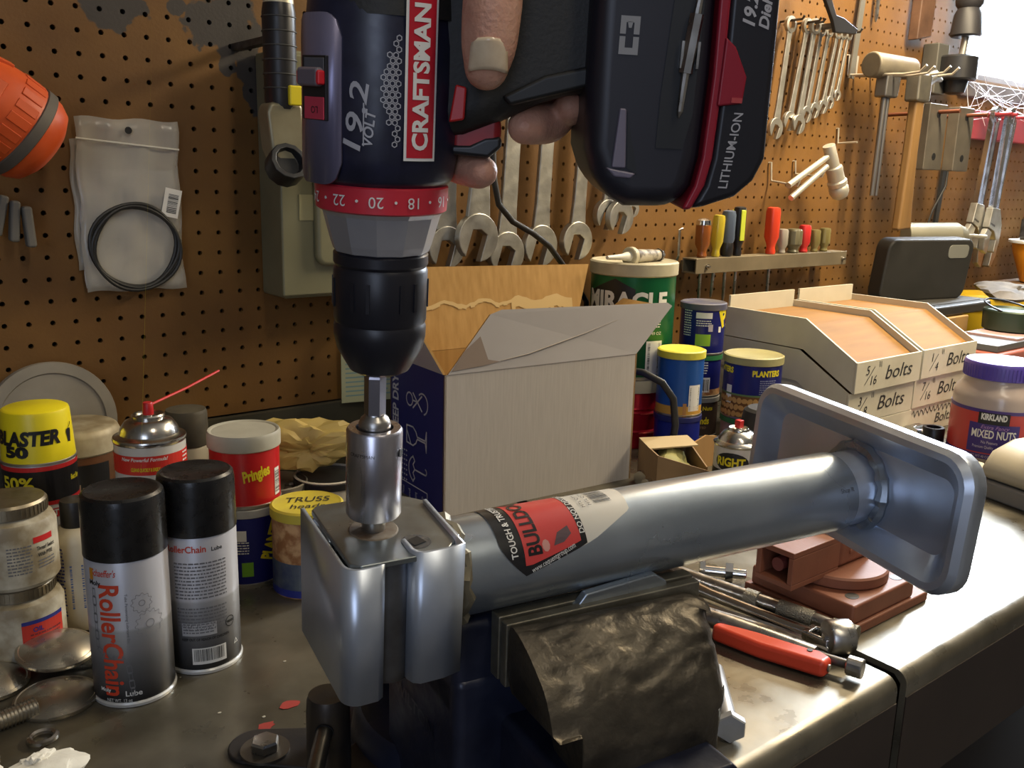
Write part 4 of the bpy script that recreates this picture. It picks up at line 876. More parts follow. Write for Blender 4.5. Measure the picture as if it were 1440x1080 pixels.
# ================================================================ white and navy carton with open flaps
WCARD = mat('white_card', (.50, .47, .44), .7, col2=(.44, .41, .385), vs=60, stretch=(6, 6, .35))
NVC = mat('navy_card', (.028, .030, .17), .5); GCARD = mat('grey_flap_card', (.33, .315, .32), .65, col2=(.29, .275, .28), vs=8)
KCARD = mat('corrugated_kraft', (.46, .27, .085), .8, col2=(.36, .20, .055), vs=26, stretch=(5, 5, .25))
bx = Vector((.9976, -.070, 0)); by = Vector((.070, .9976, 0))
t = thing('carton', 'white carton with navy side and torn open flaps behind the jack', 'box', mx=frame((.637, .935, 0), bx, by, (0,0,1)))
W, D_, H_ = .322, .150, .190; th = .0035
def panel(name, a, b, c, d, inner, outer, thick=.003, parent=t):
    """quad sheet; a,b,c,d counter-clockwise seen from outside; two faces of different card"""
    P = [Vector(q) for q in (a, b, c, d)]; n_ = (P[1]-P[0]).cross(P[3]-P[0]).normalized()*thick
    Q = [p - n_ for p in P]
    return mesh(name, P+Q, [(0,1,2,3), (7,6,5,4), (0,4,5,1), (1,5,6,2), (2,6,7,3), (3,7,4,0)], [outer, inner], parent, midx=[0,1,1,1,1,1])
panel('front_panel', (0,0,0), (W,0,0), (W,0,H_), (0,0,H_), KCARD, WCARD)
panel('side_panel', (0,D_,0), (0,0,0), (0,0,H_), (0,D_,H_), KCARD, NVC)
panel('side_panel', (W,0,0), (W,D_,0), (W,D_,H_), (W,0,H_), KCARD, NVC)
panel('back_panel', (W,D_,0), (0,D_,0), (0,D_,H_), (W,D_,H_), KCARD, WCARD)
MB().box2((.003, .003, .001), (W-.003, D_-.003, .004)).build('bottom_panel', KCARD, t)
# flaps
FP = [(.004,-.001,H_), (W-.002,-.001,H_), (W+.074,.010,H_+.064), (W+.066,.012,H_+.069), (.096,.018,H_+.075), (.078,.017,H_+.070)]
mb = MB(); P = [Vector(p) for p in FP]; n_ = Vector((0, .0030, -.0006)); k = len(P)
mb.add(P + [p+n_ for p in P], [tuple(range(k)), tuple(range(2*k-1, k-1, -1))] + [(i, k+i, k+(i+1)%k, (i+1)%k) for i in range(k)])
mb.m = [0, 1] + [1]*k
fl = mb.build('front_flap', [GCARD, KCARD], t)
mb = MB(); 
def onf(x, z): return Vector((x, -.0018 + .018*(z/.075), H_ + z))
mb.add([onf(*p) for p in ((.010,.004), (.060,.007), (.084,.010), (.066,.014), (.058,.044), (.030,.026))], [tuple(range(6))]); mb.build('torn_patch', mat('torn_card', (.20, .155, .13), .8), fl)
mb = MB(); pts = [onf(*p) for p in ((.085,.011), (.130,.016), (.180,.026), (.230,.036), (.290,.050))]; mb.tube([p + Vector((0,-.0004,0)) for p in pts], [.0005, .0008, .0009, .0006, .0003], 5); mb.build('crease', mat('crease_card', (.30, .27, .24), .8), fl)
panel('side_flap', (-.0005,D_-.01,H_), (-.0005,.003,H_), (-.026,.028,H_+.058), (-.028,D_-.03,H_+.058), KCARD, plain('flap_white', (.50, .46, .50), .6))
panel('back_flap', (W-.002,D_,H_), (.002,D_,H_), (.010,D_+.024,H_+.118), (W+.040,D_+.022,H_+.112), KCARD, WCARD)
panel('side_flap', (W,.004,H_), (W,D_-.004,H_), (W+.075,D_-.03,H_+.060), (W+.075,.03,H_+.060), KCARD, WCARD)
mb = MB(); rr = random.Random(12); bfn = lambda x, z: Vector((.012 + x*(W+.01)/W, D_ - .0036 + .022*z/.115, H_ + z))
top = [(i*.007, .066 + .004*math.sin(i*.7) + rr.uniform(-.0012, .0012)) for i in range(44)]
for i in range(43):
    h = .004 + .004*rr.random() + (.012 if i > 26 else 0); mb.add([bfn(*top[i]), bfn(*top[i+1]), bfn(top[i+1][0], top[i+1][1]-h), bfn(top[i][0], top[i][1]-h)], [(0,1,2,3)])
mb.build('torn_liner', mat('torn_liner', (.56, .40, .18), .85), t)
# printed handling marks on the navy side; local x along the side from back to front
sd = on_plane((-.0006, .0, .0), (0, -1, 0), (0, 0, 1)); WL = plain('carton_white_print', (.62, .62, .66), .5)
sm = lambda cx, cz, rot=90: (lambda x, y: sd(cx + (x*math.cos(math.radians(rot)) - y*math.sin(math.radians(rot))), cz + (x*math.sin(math.radians(rot)) + y*math.cos(math.radians(rot)))))
txt(t, 'KEEP DRY!', .024, sm(-.132, .128), WL, bold=.03, width=.085)
def line_on(fn, pts, w, closed=False):
    mb = MB(); K = len(pts)
    for i in range(K if closed else K-1):
        p, q = Vector(pts[i]), Vector(pts[(i+1) % K]); d = (q-p)
        if d.length < 1e-7: continue
        d.normalize(); nn = Vector((-d.y, d.x))*w/2; e = d*w*.4
        mb.add([fn(*(p-e+nn)), fn(*(q+e+nn)), fn(*(q+e-nn)), fn(*(p-e-nn))], [(0,1,2,3)])
    return mb
arc = lambda cx, cy, r, a0, a1, n=14: [(cx + r*math.cos(math.radians(a0+(a1-a0)*i/n)), cy + r*math.sin(math.radians(a0+(a1-a0)*i/n))) for i in range(n+1)]
g = sm(-.070, .090)    # wine glass lying on its side as printed
line_on(g, [(-.012,.030), (.012,.030), (.013,.012), (.008,.004), (.0015,.0), (.0015,-.022), (.014,-.025), (-.014,-.025), (-.0015,-.022), (-.0015,0), (-.008,.004), (-.013,.012)], .0022, True).build('glass_mark', WL, t)
line_on(g, [(-.012,.018), (.006,.030)], .002).build('glass_mark', WL, t)
g = sm(-.070, .044)
line_on(g, [(-.018,.012)] + arc(0, .006, .018, 160, 20) + [(.018,.012), (.012,.007), (.006,.012), (0,.007), (-.006,.012), (-.012,.007)], .0022, True).build('umbrella_mark', WL, t)
line_on(g, [(0,.007), (0,-.022)] + arc(.004, -.022, .004, 180, 350, 8), .0022).build('umbrella_mark', WL, t)
mb = MB()
for i in range(7):
    for j in range(3): mb.m += []; x, y = -.021+.007*i, .030+.006*j; mb.add([g(x-.0016, y+.002), g(x+.0016, y+.002), g(x, y-.002)], [(0,1,2)])
mb.build('rain_mark', WL, t)
g = sm(-.070, .140)
line_on(g, arc(0, .022, .009, 0, 360), .0022, True).build('hook_mark', WL, t); line_on(g, [(0,.012), (0,-.002)], .0022).build('hook_mark', WL, t); line_on(g, arc(0, -.014, .014, 200, 400, 18), .0022).build('hook_mark', WL, t)
line_on(g, [(-.010,-.012), (.010,.012)], .0024).build('cross_mark', WL, t); line_on(g, [(.010,-.012), (-.010,.012)], .0024).build('cross_mark', WL, t)
line_on(sd, [(-.160,.020), (-.042,.020), (-.042,-.0)], .0016).build('text_frame', WL, t)
for k, s_ in enumerate(('Metal', 'and', 'Cutting', 'Safety.')): txt(t, s_, .0085, sm(-.110+.018*k, .006), WL, width=.013)
# thing inside, cord and paper by the carton
t = thing('notice_sheet', 'pale yellow-green printed paper sheet standing behind the drill bit', 'paper', mx=frame((.625, 1.145, .113), (.98, -.2, 0), (.2, .98, 0), (0,0,1)))
o = MB().box2((-.020, -.0006, 0), (.080, .0006, .115)).build('sheet', mat('paper_yellowgreen', (.52, .52, .30), .7), t)
mb = MB()
for i in range(16):
    z = .108 - i*.0066; mb.box2((-.014, -.0009, z), (.06 + .012*math.sin(i*2.1), -.0007, z+.0022))
mb.build('printed_lines', plain('teal_ink', (.26, .38, .34), .6), t)
t = thing('power_cord', 'black power cord hanging across the large wrenches', 'cord'); t.location = (.83, 1.105, .43)
MB().tube([(0, 0, .09), (0, -.01, .0), (.008, -.012, -.035), (.035, -.012, -.060), (.075, -.012, -.078), (.110, -.010, -.098), (.150, .008, -.125), (.200, .030, -.16), (.245, .044, -.20), (.250, .046, -.30)], .0046, 12).build('cable', RUBBER, t, smooth=True)
t = thing('power_cord', 'black power cord looping down beside the red can', 'cord'); t.location = (1.022, .915, 0)
MB().tube([(-.025, .06, .150), (-.024, .02, .153), (-.014, -.010, .142), (.006, -.016, .116), (.010, -.02, .075), (.002, -.022, .042), (.005, -.03, .016), (.012, -.06, .0062), (.03, -.10, .0062)], .0055, 12).build('cable', RUBBER, t, smooth=True)
# ================================================================ cans on the right
t = cthing('coffee_can', 'large green can with cream lid and white lettering, on the red can', 'can', 1.105, 1.070, .1185); r = .070; R = r+.0006
part_lathe(t, 'body', [(r-.002, 0), (r, .003), (r, .170)], mat('green_can', (.004, .11, .035), .3, .25, col2=(.006, .13, .045), vs=12), 56)
part_lathe(t, 'rim', [(r+.001, 0), (r+.0015, .004), (r, .005)], TIN, 56)
part_lathe(t, 'lid', [(r+.001, .166), (r+.003, .168), (r+.003, .186), (r, .1885), (r-.004, .186), (0, .186)], CREAM, 56)
x_, y_ = t['_xy']; f = on_cyl(R, face_cam(x_, y_) + math.radians(-24), .135); 
poly_on(t, 'black_roof', f, [(-.05,-.030), (.034,-.030), (.034,.012), (.0,.028), (-.05,.006)], BLACK)
ct(t, 'MIRACLE', .040, R+.0008, -10, .126, WHITE, 0, bold=.04, width=.150, fine=.008)
w_ = cp(t, 'barcode_panel', R, 34, .036, .030, .056, WHITE); cbar(t, R+.0006, 34, .036, .050, .024, 8, 18, True)
ct(t, '49 OZ', .007, R, 36, .076, WHITE); fine_print(t, R, 30, .098, .03, 4, .004, WHITE, 3)
t = cthing('coffee_can', 'ribbed metallic red can with grimy rim, under the green can', 'can', 1.105, 1.070); r = .064
part_lathe(t, 'body', [(r-.002, 0), (r, .003), (r, .026), (r+.0025, .029), (r, .032), (r, .058), (r+.0025, .061), (r, .064), (r+.002, .068), (r, .072), (r, .096)], mat('metallic_red', (.42, .01, .025), .25, .6), 56)
part_lathe(t, 'rim', [(r, .094), (r+.006, .096), (r+.007, .112), (r+.004, .1175), (r-.006, .118), (0, .118)], CREAM, 56)
ct(t, 'COFFEE', .018, r+.001, 66, .055, WHITE, -90, bold=.03, width=.05)
t = thing('sealant_tube', 'used sealant tube with white nozzle lying on the green can', 'tube', (1.085, 1.045, .3062))
d0, d1 = Vector((-.075, -.008, .010)), Vector((.075, .010, .008))
mb = MB(); mb.tube([d0 + (d1-d0)*k for k in (0, .25, .36)], [.003, .005, .0085], 16); mb.build('nozzle', plain('nozzle_white', (.66, .64, .56), .5), t, smooth=True)
mb = MB(); mb.tube([d0 + (d1-d0)*k for k in (.36, .37, .42, .43)], [.014, .0155, .0155, .014], 20); mb.build('collar', CREAM, t, smooth=True)
mb = MB(); mb.tube([d0 + (d1-d0)*k for k in (.43, .70, .9)], [.0115, .0105, .009], 14); mb.build('barrel', mat('tube_print', (.10, .08, .06), .5, col2=(.42, .38, .30), vs=60, var=.12), t, smooth=True)
mb = MB(); mb.tube([d0 + (d1-d0)*k for k in (.88, .92, 1.0)], [.0115, .010, .003], 8); mb.build('crimp', DSTEEL, t)
def nutcan(label, x, y, z, r, h, body, lidm, deco=None, lid_h=.010, name='nut_can', rim=True):
    t = cthing(name, label, 'can', x, y, z)
    part_lathe(t, 'body', [(r-.002, 0), (r, .002), (r, h-lid_h+.001)], body, 44)
    if rim: part_lathe(t, 'rim', [(r+.0007, 0), (r+.001, .003), (r, .0035)], TIN, 44)
    part_lathe(t, 'lid', [(r, h-lid_h), (r+.002, h-lid_h+.001), (r+.002, h-.0015), (r-.001, h), (r-.003, h-.001), (0, h-.001)], lidm, 44)
    if deco: deco(t, r+.0005)
    return t
DBL = mat('dusty_blue_lid', (.055, .06, .13), .5, col2=(.14, .13, .13), vs=30); YL = plain('clean_yellow_lid', (.66, .60, .06), .45); GRL = plain('green_lid', (.03, .17, .06), .45); OLL = mat('dusty_yellow_lid', (.40, .37, .16), .55, col2=(.33, .30, .15), vs=30)
sx, sy = 1.240, 1.030
def d1_(t, R): 
    ct(t, 'Almonds', .017, R, 4, .030, YELP, 0, bold=.03, width=.045, fine=.006); ct(t, 'Natural', .010, R, -24, .052, YELP, 0, bold=.02); ct(t, 'Nuts', .010, R, 32, .052, YELP, 0, bold=.02); cp(t, 'orange_square', R, 2, .053, .008, .009, plain('orange_sq', (.62, .24, .03), .5)); ct(t, 'ROASTED', .006, R, 10, .018, plain('tan_print', (.45, .30, .15), .5), 0)
nutcan('dark almond can at the bottom of the three-can stack', sx, sy, 0, .0365, .072, mat('almond_can', (.045, .03, .025), .4), mat('dull_lid', (.20, .20, .19), .5), d1_)
def d2_(t, R):
    cp(t, 'barcode_panel', R, 4, .022, .036, .026, WHITE); cbar(t, R+.0003, 4, .022, .032, .020, 3, 20); cp(t, 'nut_band', R, 0, .008, .11, .012, NUTS, 30); fine_print(t, R, 0, .060, .030, 5, .0045, WHITE, 4)
nutcan('blue nut can with green lid in the middle of the three-can stack', sx, sy, .0722, .0365, .074, NAVYC, GRL, d2_)
def d3_(t, R):
    cp(t, 'green_panel', R, 4, .026, .026, .020, plain('bright_green_print', (.30, .55, .03), .4)); cp(t, 'white_panel', R, 4, .068, .028, .010, WHITE); fine_print(t, R, 4, .058, .026, 3, .004, WHITE, 6); fine_print(t, R, -40, .074, .016, 11, .0042, WHITE, 5); cp(t, 'red_tag', R, -22, .012, .014, .008, plain('orange_tag', (.55, .22, .04), .5)); cp(t, 'pale_patch', R, 22, .047, .008, .012, plain('pale_patch', (.5, .45, .5), .5)); ct(t, 'P', .040, R, 66, .062, YELP, 20, bold=.05)
    cp(t, 'white_mark', R, 50, .044, .006, .010, WHITE)
nutcan('dark blue nut can on top of the three-can stack', sx, sy, .1464, .0380, .088, NAVYC, DBL, d3_, .012)
yx, yy = 1.108, .958
nutcan('plain blue can under the yellow lidded blue can', yx, yy, 0, .0365, .072, plain('royal_blue', (.01, .02, .22), .35), plain('blue_lid', (.015, .02, .12), .45))
def d4_(t, R):
    cp(t, 'barcode_panel', R, 42, .030, .022, .042, WHITE); cbar(t, R+.0003, 42, .030, .038, .018, 2, 14, True); cp(t, 'nut_band', R, 0, .009, .10, .016, plain('yellow_orange', (.55, .30, .05), .4), 30); cp(t, 'peanut_patch', R+.0003, 16, .011, .006, .022, plain('peanut_print', (.42, .20, .06), .5))
nutcan('bright blue can with clean yellow lid beside the red can', yx, yy, .0722, .0365, .104, mat('sky_blue_can', (.02, .10, .38), .3, .2), YL, d4_, .013)
px_, py_ = 1.247, .922
nutcan('low can with green lid under the peanut can', px_, py_, 0, .046, .056, mat('pinkish_can', (.36, .25, .24), .5), GRL)
def d5_(t, R):
    cp(t, 'green_line', R+.0002, 0, .041, .17, .003, plain('olive_line', (.12, .2, .08), .5), 40); ct(t, 'PLANTERS', .013, R, 30, .078, YELP, 0, bold=.05, width=.050, fine=.006); ct(t, 'PLANTERS', .013, R, -70, .080, YELP, 0, bold=.05, width=.050, fine=.006)
    fine_print(t, R, 34, .066, .030, 7, .0036, plain('pale_blue_print', (.25, .27, .42), .5), 9); cp(t, 'white_panel', R, -48, .040, .012, .030, WHITE)
    x, y = t['_xy']; f = on_cyl(R+.0004, face_cam(x, y), .020); rr = random.Random(2)
    PN = plain('peanut_tan', (.55, .31, .10), .5)
    for i in range(15):
        for j in range(3):
            u_, v_ = -.062 + .0088*i + (.004 if j % 2 else 0), -.0115 + .0115*j; a = rr.uniform(0, 3)
            P = []
            for k in range(10):
                q = 2*math.pi*k/10; p_ = Vector((.0054*math.cos(q), .0042*math.sin(q))); P.append((u_ + p_.x*math.cos(a) - p_.y*math.sin(a), v_ + p_.x*math.sin(a) + p_.y*math.cos(a)))
            poly_on(t, 'peanut_picture', f, P, PN)
t = nutcan('wide peanut can with dusty yellow lid and peanut picture', px_, py_, .0562, .0470, .104, NAVYC, OLL, d5_, .014)
cp(t, 'brown_band', .0474, 0, .020, .17, .040, plain('peanut_gap_brown', (.16, .065, .015), .5), 40)
t = cthing('canister', 'tall tin with yellow rim half hidden behind the carton flap', 'can', .955, 1.115); part_lathe(t, 'body', [(.030, 0), (.032, .003), (.032, .248)], mat('canister_body', (.30, .28, .10), .5), 32); part_lathe(t, 'lid', [(.0325, .246), (.0345, .248), (.0345, .260), (.032, .262), (.029, .260), (0, .260)], OLL, 32)
# tray, small box, spray can
t = thing('cardboard_tray', 'low torn cardboard tray holding the nut cans', 'tray', (1.13, .885, 0))
rr = random.Random(3); V = []; n = 24
for i in range(n+1): x = -.150 + .27*i/n; V += [(x, 0, .0), (x, 0, .043 + .004*math.sin(i*.8) + rr.uniform(-.0012, .0012) + .010*(i/n))]
o = mesh('front_wall', V, [(2*i, 2*i+2, 2*i+3, 2*i+1) for i in range(n)], CARD, t); s_ = o.modifiers.new('thickness', 'SOLIDIFY'); s_.thickness = .003; s_.offset = 0
t = thing('small_carton', 'small open torn carton lying beside the spray can', 'box', mx=frame((.978, .850, 0), Vector((.88, -.47, 0)), Vector((.47, .88, 0)), (0,0,1)))
KC2 = mat('brown_board', (.30, .19, .09), .8, col2=(.24, .15, .07), vs=20)
w, d, h = .075, .085, .062
panel('front_panel', (-w/2,-d/2,0), (w/2,-d/2,0), (w/2+.006,-d/2-.006,h*.6), (-w/2,-d/2,h), KC2, KC2, .002, t); panel('side_panel', (-w/2,d/2,0), (-w/2,-d/2,0), (-w/2,-d/2,h), (-w/2,d/2,h), KC2, KC2, .002, t)
panel('side_panel', (w/2,-d/2,0), (w/2,d/2,0), (w/2,d/2,h), (w/2,-d/2,h*.7), KC2, KC2, .002, t); panel('back_panel', (w/2,d/2,0), (-w/2,d/2,0), (-w/2,d/2,h), (w/2,d/2,h), KC2, KC2, .002, t)
panel('top_flap', (-w/2,-d/2+.035,h), (w/2,-d/2+.04,h+.002), (w/2,d/2,h+.004), (-w/2,d/2,h+.002), plain('pale_board', (.45, .34, .18), .8), plain('pale_board', (.45, .34, .18), .8), .002, t)
o = crumple('shop_rag', 'olive yellow rag stuffed in the small open carton', 'rag', (.978, .850, .003), (.028, .028, .026), mat('olive_rag', (.30, .28, .10), .8), 21, 3, .5)
t = cthing('spray_can', 'silver topped spray can with red tip and black oval label', 'spray can', .992, .748); r = .0310; R = r+.0004
part_lathe(t, 'body', [(.028, 0), (r, .003), (r, .090)], BWHITE, 44)
part_lathe(t, 'dome', [(.0318, .089), (.0325, .0915), (.0310, .0935), (.0265, .0955), (.0245, .1005), (.0200, .1060), (.0145, .1085), (.0140, .1110), (.0128, .1122), (.010, .1100), (.0035, .1100), (.0035, .113)], DOME, 44)
MB().box2((-.0045, -.0045, .1115), (.0045, .0045, .1225)).build('nozzle', MATS['nozzle_red'], t, bevel=.001)
x_, y_ = t['_xy']; f = on_cyl(R, face_cam(x_, y_) + math.radians(-12), .070)
poly_on(t, 'oval_badge', f, [(.024*math.cos(.3*i), .0135*math.sin(.3*i)) for i in range(21)], BLACK); ct(t, 'RIGHT', .016, R+.0006, -14, .070, YELP, 0, bold=.04, width=.040, fine=.005); cp(t, 'black_band', R, 0, .048, .1, .020, BLACK, 20)
t = cthing('plastic_jar', 'black rounded plastic jar behind the foot plate', 'jar', 1.110, .792); part_lathe(t, 'body', [(.030, 0), (.033, .004), (.034, .095), (.031, .110), (.026, .114), (0, .115)], mat('matte_black', (.02, .02, .022), .55), 32)
for k, (x, y, a) in enumerate(((.925, .895, .2), (.945, .925, .5), (.910, .868, -.1))):
    o = MB().lathe([(.0105, 0), (.0110, .001), (.0110, .034), (.0100, .036), (.0070, .036), (.0065, .026), (0, .026)], 24).build('chrome_socket', CHROME, None, smooth=True); o.location = (x, y-.045, .011); o.rotation_euler = (math.pi/2, 0, a+1.3); tag(o, ('chrome socket lying between two others behind the jack', 'chrome socket lying closest to the small torn carton', 'chrome socket lying closest to the white carton')[k], 'socket', 'chrome sockets by the small carton')
# ================================================================ parts bins
BINW = mat('bin_white_board', (.62, .58, .46), .75, col2=(.52, .48, .37), vs=14); BINB = mat('bin_kraft', (.27, .135, .03), .8, col2=(.22, .108, .024), vs=26, stretch=(.4, 3, 3))
def bin_box(label, x0, y0, z0, w, d, front, back, text=None, scrib=False):
    t = thing('parts_bin', label, 'bin', (x0, y0, z0), 0, 'white cardboard bolt bins')
    k = .10; pr = [(0, 0), (0, front), (k, back), (d, back), (d, back-front), (k, back-front)]
    for sx_, nm in ((0, 'side_wall'), (w-.004, 'side_wall')):
        MB().prism(pr, sx_, sx_+.004, (0,1,0), (0,0,1), (1,0,0)).build(nm, BINW, t)
    MB().box2((-.001, -.003, 0), (w+.001, .001, front)).build('front_lip', BINW, t, bevel=.001)
    MB().box2((.004, d-.004, back-front), (w-.004, d, back+.020)).build('back_wall', BINW, t)
    rec = .012
    V = [(.004, .002, front-rec), (w-.004, .002, front-rec), (w-.004, k, back-rec), (.004, k, back-rec), (.004, d-.004, back-rec), (w-.004, d-.004, back-rec)]
    o = mesh('inner_tray', V, [(0,1,2,3), (3,2,5,4)], BINB, t); s = o.modifiers.new('thickness', 'SOLIDIFY'); s.thickness = .004; s.offset = -1
    pf = lambda cx, cz: on_plane((cx, -.0036, cz), (1, 0, 0), (0, 0, 1))
    if text:
        a, b, c = text
        txt(t, a, .022, pf(w*.16, front*.68), INK, shear=.15); txt(t, b, .022, pf(w*.25, front*.34), INK, shear=.15)
        line_on(pf(0, 0), [(w*.13, front*.25), (w*.26, front*.78)], .0014).build('fraction_stroke', INK, t)
        line_on(pf(0, 0), [(w*.33, front*.92), (w*.335, front*.76)], .0014).build('inch_mark', INK, t); line_on(pf(0, 0), [(w*.355, front*.92), (w*.36, front*.76)], .0014).build('inch_mark', INK, t)
        txt(t, c, .034, pf(w*.64, front*.50), INK, shear=.22, width=w*.42)
    if scrib:
        line_on(pf(0, 0), [(w*.05+w*.8*i/30, front*(.78 + .12*math.sin(i*2.2))) for i in range(31)], .0016).build('crossed_out_line', INK, t); txt(t, 'Bolts', .026, pf(w*.66, front*.42), INK, shear=.22, width=w*.34)
    return t
BX, BY, BW, BD = 1.330, .792, .200, .265
bin_box('unmarked white bolt bin at the bottom of its stack', BX, BY, 0, BW, BD, .053, .110)
bin_box('white bolt bin marked 3/8 inch Bolts, beneath the one marked 5/16', BX-.004, BY, .0535, BW, BD, .053, .110, ('3', '8', 'Bolts'))
bin_box('white bolt bin marked 5/16 inch bolts, atop the 3/8 bin', BX, BY-.006, .107, BW, BD, .052, .110, ('5', '16', 'bolts'))
bin_box('white bolt bin with a crossed-out marking above the word Bolts', BX+.205, BY+.006, 0, BW-.012, BD, .053, .110, None, True)
bin_box('white bolt bin marked 7/16 inch Bolts, between a crossed-out bin and another', BX+.205, BY+.002, .0535, BW-.012, BD, .053, .110, ('7', '16', 'Bolts'))
bin_box('uppermost white bolt bin marked 1/4 inch Bolts, next to the yellow tote', BX+.212, BY-.004, .107, BW-.008, BD, .052, .110, ('1', '4', 'Bolts'))
# ---- kraft box with open black case
t = thing('kraft_box', 'plain brown kraft box carrying the open black case', 'box', (1.91, 1.02, 0))
MB().box2((-.150, -.055, 0), (.165, .135, .159)).build('body', mat('kraft_plain', (.42, .25, .08), .8, col2=(.36, .20, .06), vs=10), t, bevel=.003)
MB().box2((.06, -.058, .08), (.10, -.055, .158)).build('packing_tape', plain('tape_tan', (.36, .22, .08), .35), t)
t = thing('plastic_case', 'open black plastic tool case with lid standing up', 'case', (1.98, 1.06, .1600)); CB = mat('case_black', (.022, .021, .018), .5, col2=(.030, .028, .024), vs=20)
MB().prism(rrect(.43, .18, .04, 5, .02, .0), 0, .024).build('base_half', CB, t, bevel=.006, seg=3)
MB().prism(rrect(.39, .14, .03, 5, .02, .0), .0235, .0255).build('inner_rim', mat('case_grey', (.055, .052, .045), .5), t)
lr = frame((.045, .010, .026), (.98, -.20, 0), (.2*.98, .98*.98, .2*.2), (-.02, -.19, .98))
lid = MB().prism(rrect(.275, .140, .024, 5, 0, .070), -.020, .020, (1,0,0), (0,0,1), (0,-1,0)).build('lid_half', CB, t, bevel=.006, seg=3, mx=lr)
MB().prism(rrect(.066, .030, .010, 4, .085, .112), .0195, .0215, (1,0,0), (0,0,1), (0,-1,0)).build('handle_window', mat('dusty_window', (.20, .20, .17), .6), lid, bevel=.0005)
# ---- far right bench clutter
t = cthing('bucket', 'yellow plastic bucket with grimy rags in its mouth', 'bucket', 2.36, 1.035); part_lathe(t, 'pail', [(.085, 0), (.088, .004), (.108, .150), (.112, .152), (.112, .176), (.108, .178), (.104, .165), (0, .160)], plain('bucket_yellow', (.62, .42, .02), .45), 48)
o = crumple('shop_rag', 'dark grimy rag heaped in the yellow bucket', 'rag', (2.36, 1.03, .162), (.075, .06, .020), mat('grimy_rag', (.16, .13, .09), .8, col2=(.06, .05, .04), vs=30), 31, 3, .7)
t = cthing('bowl', 'orange plastic bowl with white rim on a low crate', 'bowl', 2.66, 1.03, .192); part_lathe(t, 'bowl_body', [(.07, 0), (.078, .003), (.105, .080), (.110, .105), (.106, .106), (0, .04)], plain('bowl_orange', (.75, .28, .02), .4), 48); part_lathe(t, 'rim', [(.110, .103), (.118, .106), (.118, .112), (.108, .112)], WHITE, 48)
t = thing('crate', 'brown wooden crate under the orange bowl', 'crate', (2.66, 1.04, 0)); WOODB = mat('crate_wood', (.22, .13, .06), .7, col2=(.15, .09, .04), vs=14, stretch=(.3, 3, 3))
for k in range(4): MB().box2((-.13, -.11, .004+.047*k), (.13, -.095, .044+.047*k)).build('plank', WOODB, t, bevel=.001)
MB().box2((-.13, -.094, 0), (.13, .11, .1915)).build('box_body', WOODB, t)
t = thing('red_case', 'faded red metal box under the grey tray at the bench end', 'box', (1.985, .865, 0)); MB().box2((-.125, -.07, 0), (.22, .07, .118)).build('body', mat('faded_red', (.36, .11, .075), .5, col2=(.30, .085, .06), vs=12), t, bevel=.006)
t = thing('flat_tray', 'flat grey and pink tray lying on the red metal box', 'tray', (1.985, .865, .1185)); MB().box2((-.115, -.06, 0), (.21, .07, .014)).build('plate', mat('grey_plate', (.14, .14, .14), .4, .4), t, bevel=.002); MB().box2((-.02, -.055, .0142), (.20, .05, .019)).build('pink_sheet', mat('pink_sheet', (.45, .28, .26), .6), t)
t = cthing('round_tin', 'dark green round tin with wire handle on the flat tray', 'tin', 2.08, .872, .1380); part_lathe(t, 'body', [(.055, 0), (.060, .003), (.062, .042), (.060, .045), (.056, .040), (0, .038)], mat('dark_green_tin', (.035, .055, .035), .4, .4), 40)
MB().tube([(.06*math.cos(a), .06*math.sin(a), .045 + .016*math.sin(a)) for a in [math.pi*i/20 for i in range(21)]], .0022, 8).build('wire_handle', BLKPL, t, smooth=True)
t = thing('yellow_tote', 'small bright yellow tote between the bins and the nut jar', 'tote', (1.800, .832, 0)); MB().box2((-.045, -.06, 0), (.050, .06, .098)).build('body', plain('tote_yellow', (.66, .50, .01), .45), t, bevel=.006); MB().box2((-.050, -.065, .086), (.055, .065, .098)).build('rim', MATS['tote_yellow'], t, bevel=.003)
# ---- nut jar
t = cthing('nut_jar', 'clear plastic nut jar with purple lid and red label', 'jar', 1.548, .656); r = .0665; R = r+.0006
part_lathe(t, 'body', [(.058, 0), (r-.002, .004), (r, .012), (r, .105), (.063, .118), (.054, .128), (.052, .134), (.052, .140)], mat('jar_plastic', (.46, .38, .34), .28, col2=(.40, .33, .30), vs=10, coat=.5), 56)
LV = mat('jar_lid_purple', (.075, .045, .36), .4, col2=(.12, .09, .42), vs=20)
part_lathe(t, 'lid', [(.053, .136), (.0555, .137), (.0560, .160), (.0540, .1635), (.050, .1640), (.048, .1630), (0, .1630)], LV, 56)
mb = MB()
for i in range(60): a = 2*math.pi*i/60; mb.box((.0560*math.cos(a), .0560*math.sin(a), .148), (.001, .002, .020), Matrix.Rotation(a, 3, 'Z'))
mb.build('lid_ribs', LV, t)
part_lathe(t, 'label', [(R, .012), (R, .090)], plain('nut_label_red', (.50, .045, .04), .35), 56)
part_lathe(t, 'label_edge', [(R+.0004, .086), (R+.0004, .0915)], plain('label_purple', (.06, .03, .20), .35), 56); part_lathe(t, 'label_edge', [(R+.0004, .0105), (R+.0004, .019)], MATS['label_purple'], 56)
cp(t, 'black_panel', R+.0006, 0, .078, .046, .019, BLACK); ct(t, 'KIRKLAND', .0135, R+.0010, 0, .0800, WHITE, 0, bold=.05, width=.038, fine=.005)
cp(t, 'purple_panel', R+.0005, 2, .045, .076, .048, plain('panel_purple', (.045, .025, .19), .35), 20); ct(t, 'Extra Fancy', .0085, R+.0010, 2, .0635, plain('script_violet', (.45, .25, .55), .4), 0, shear=.35, width=.042)
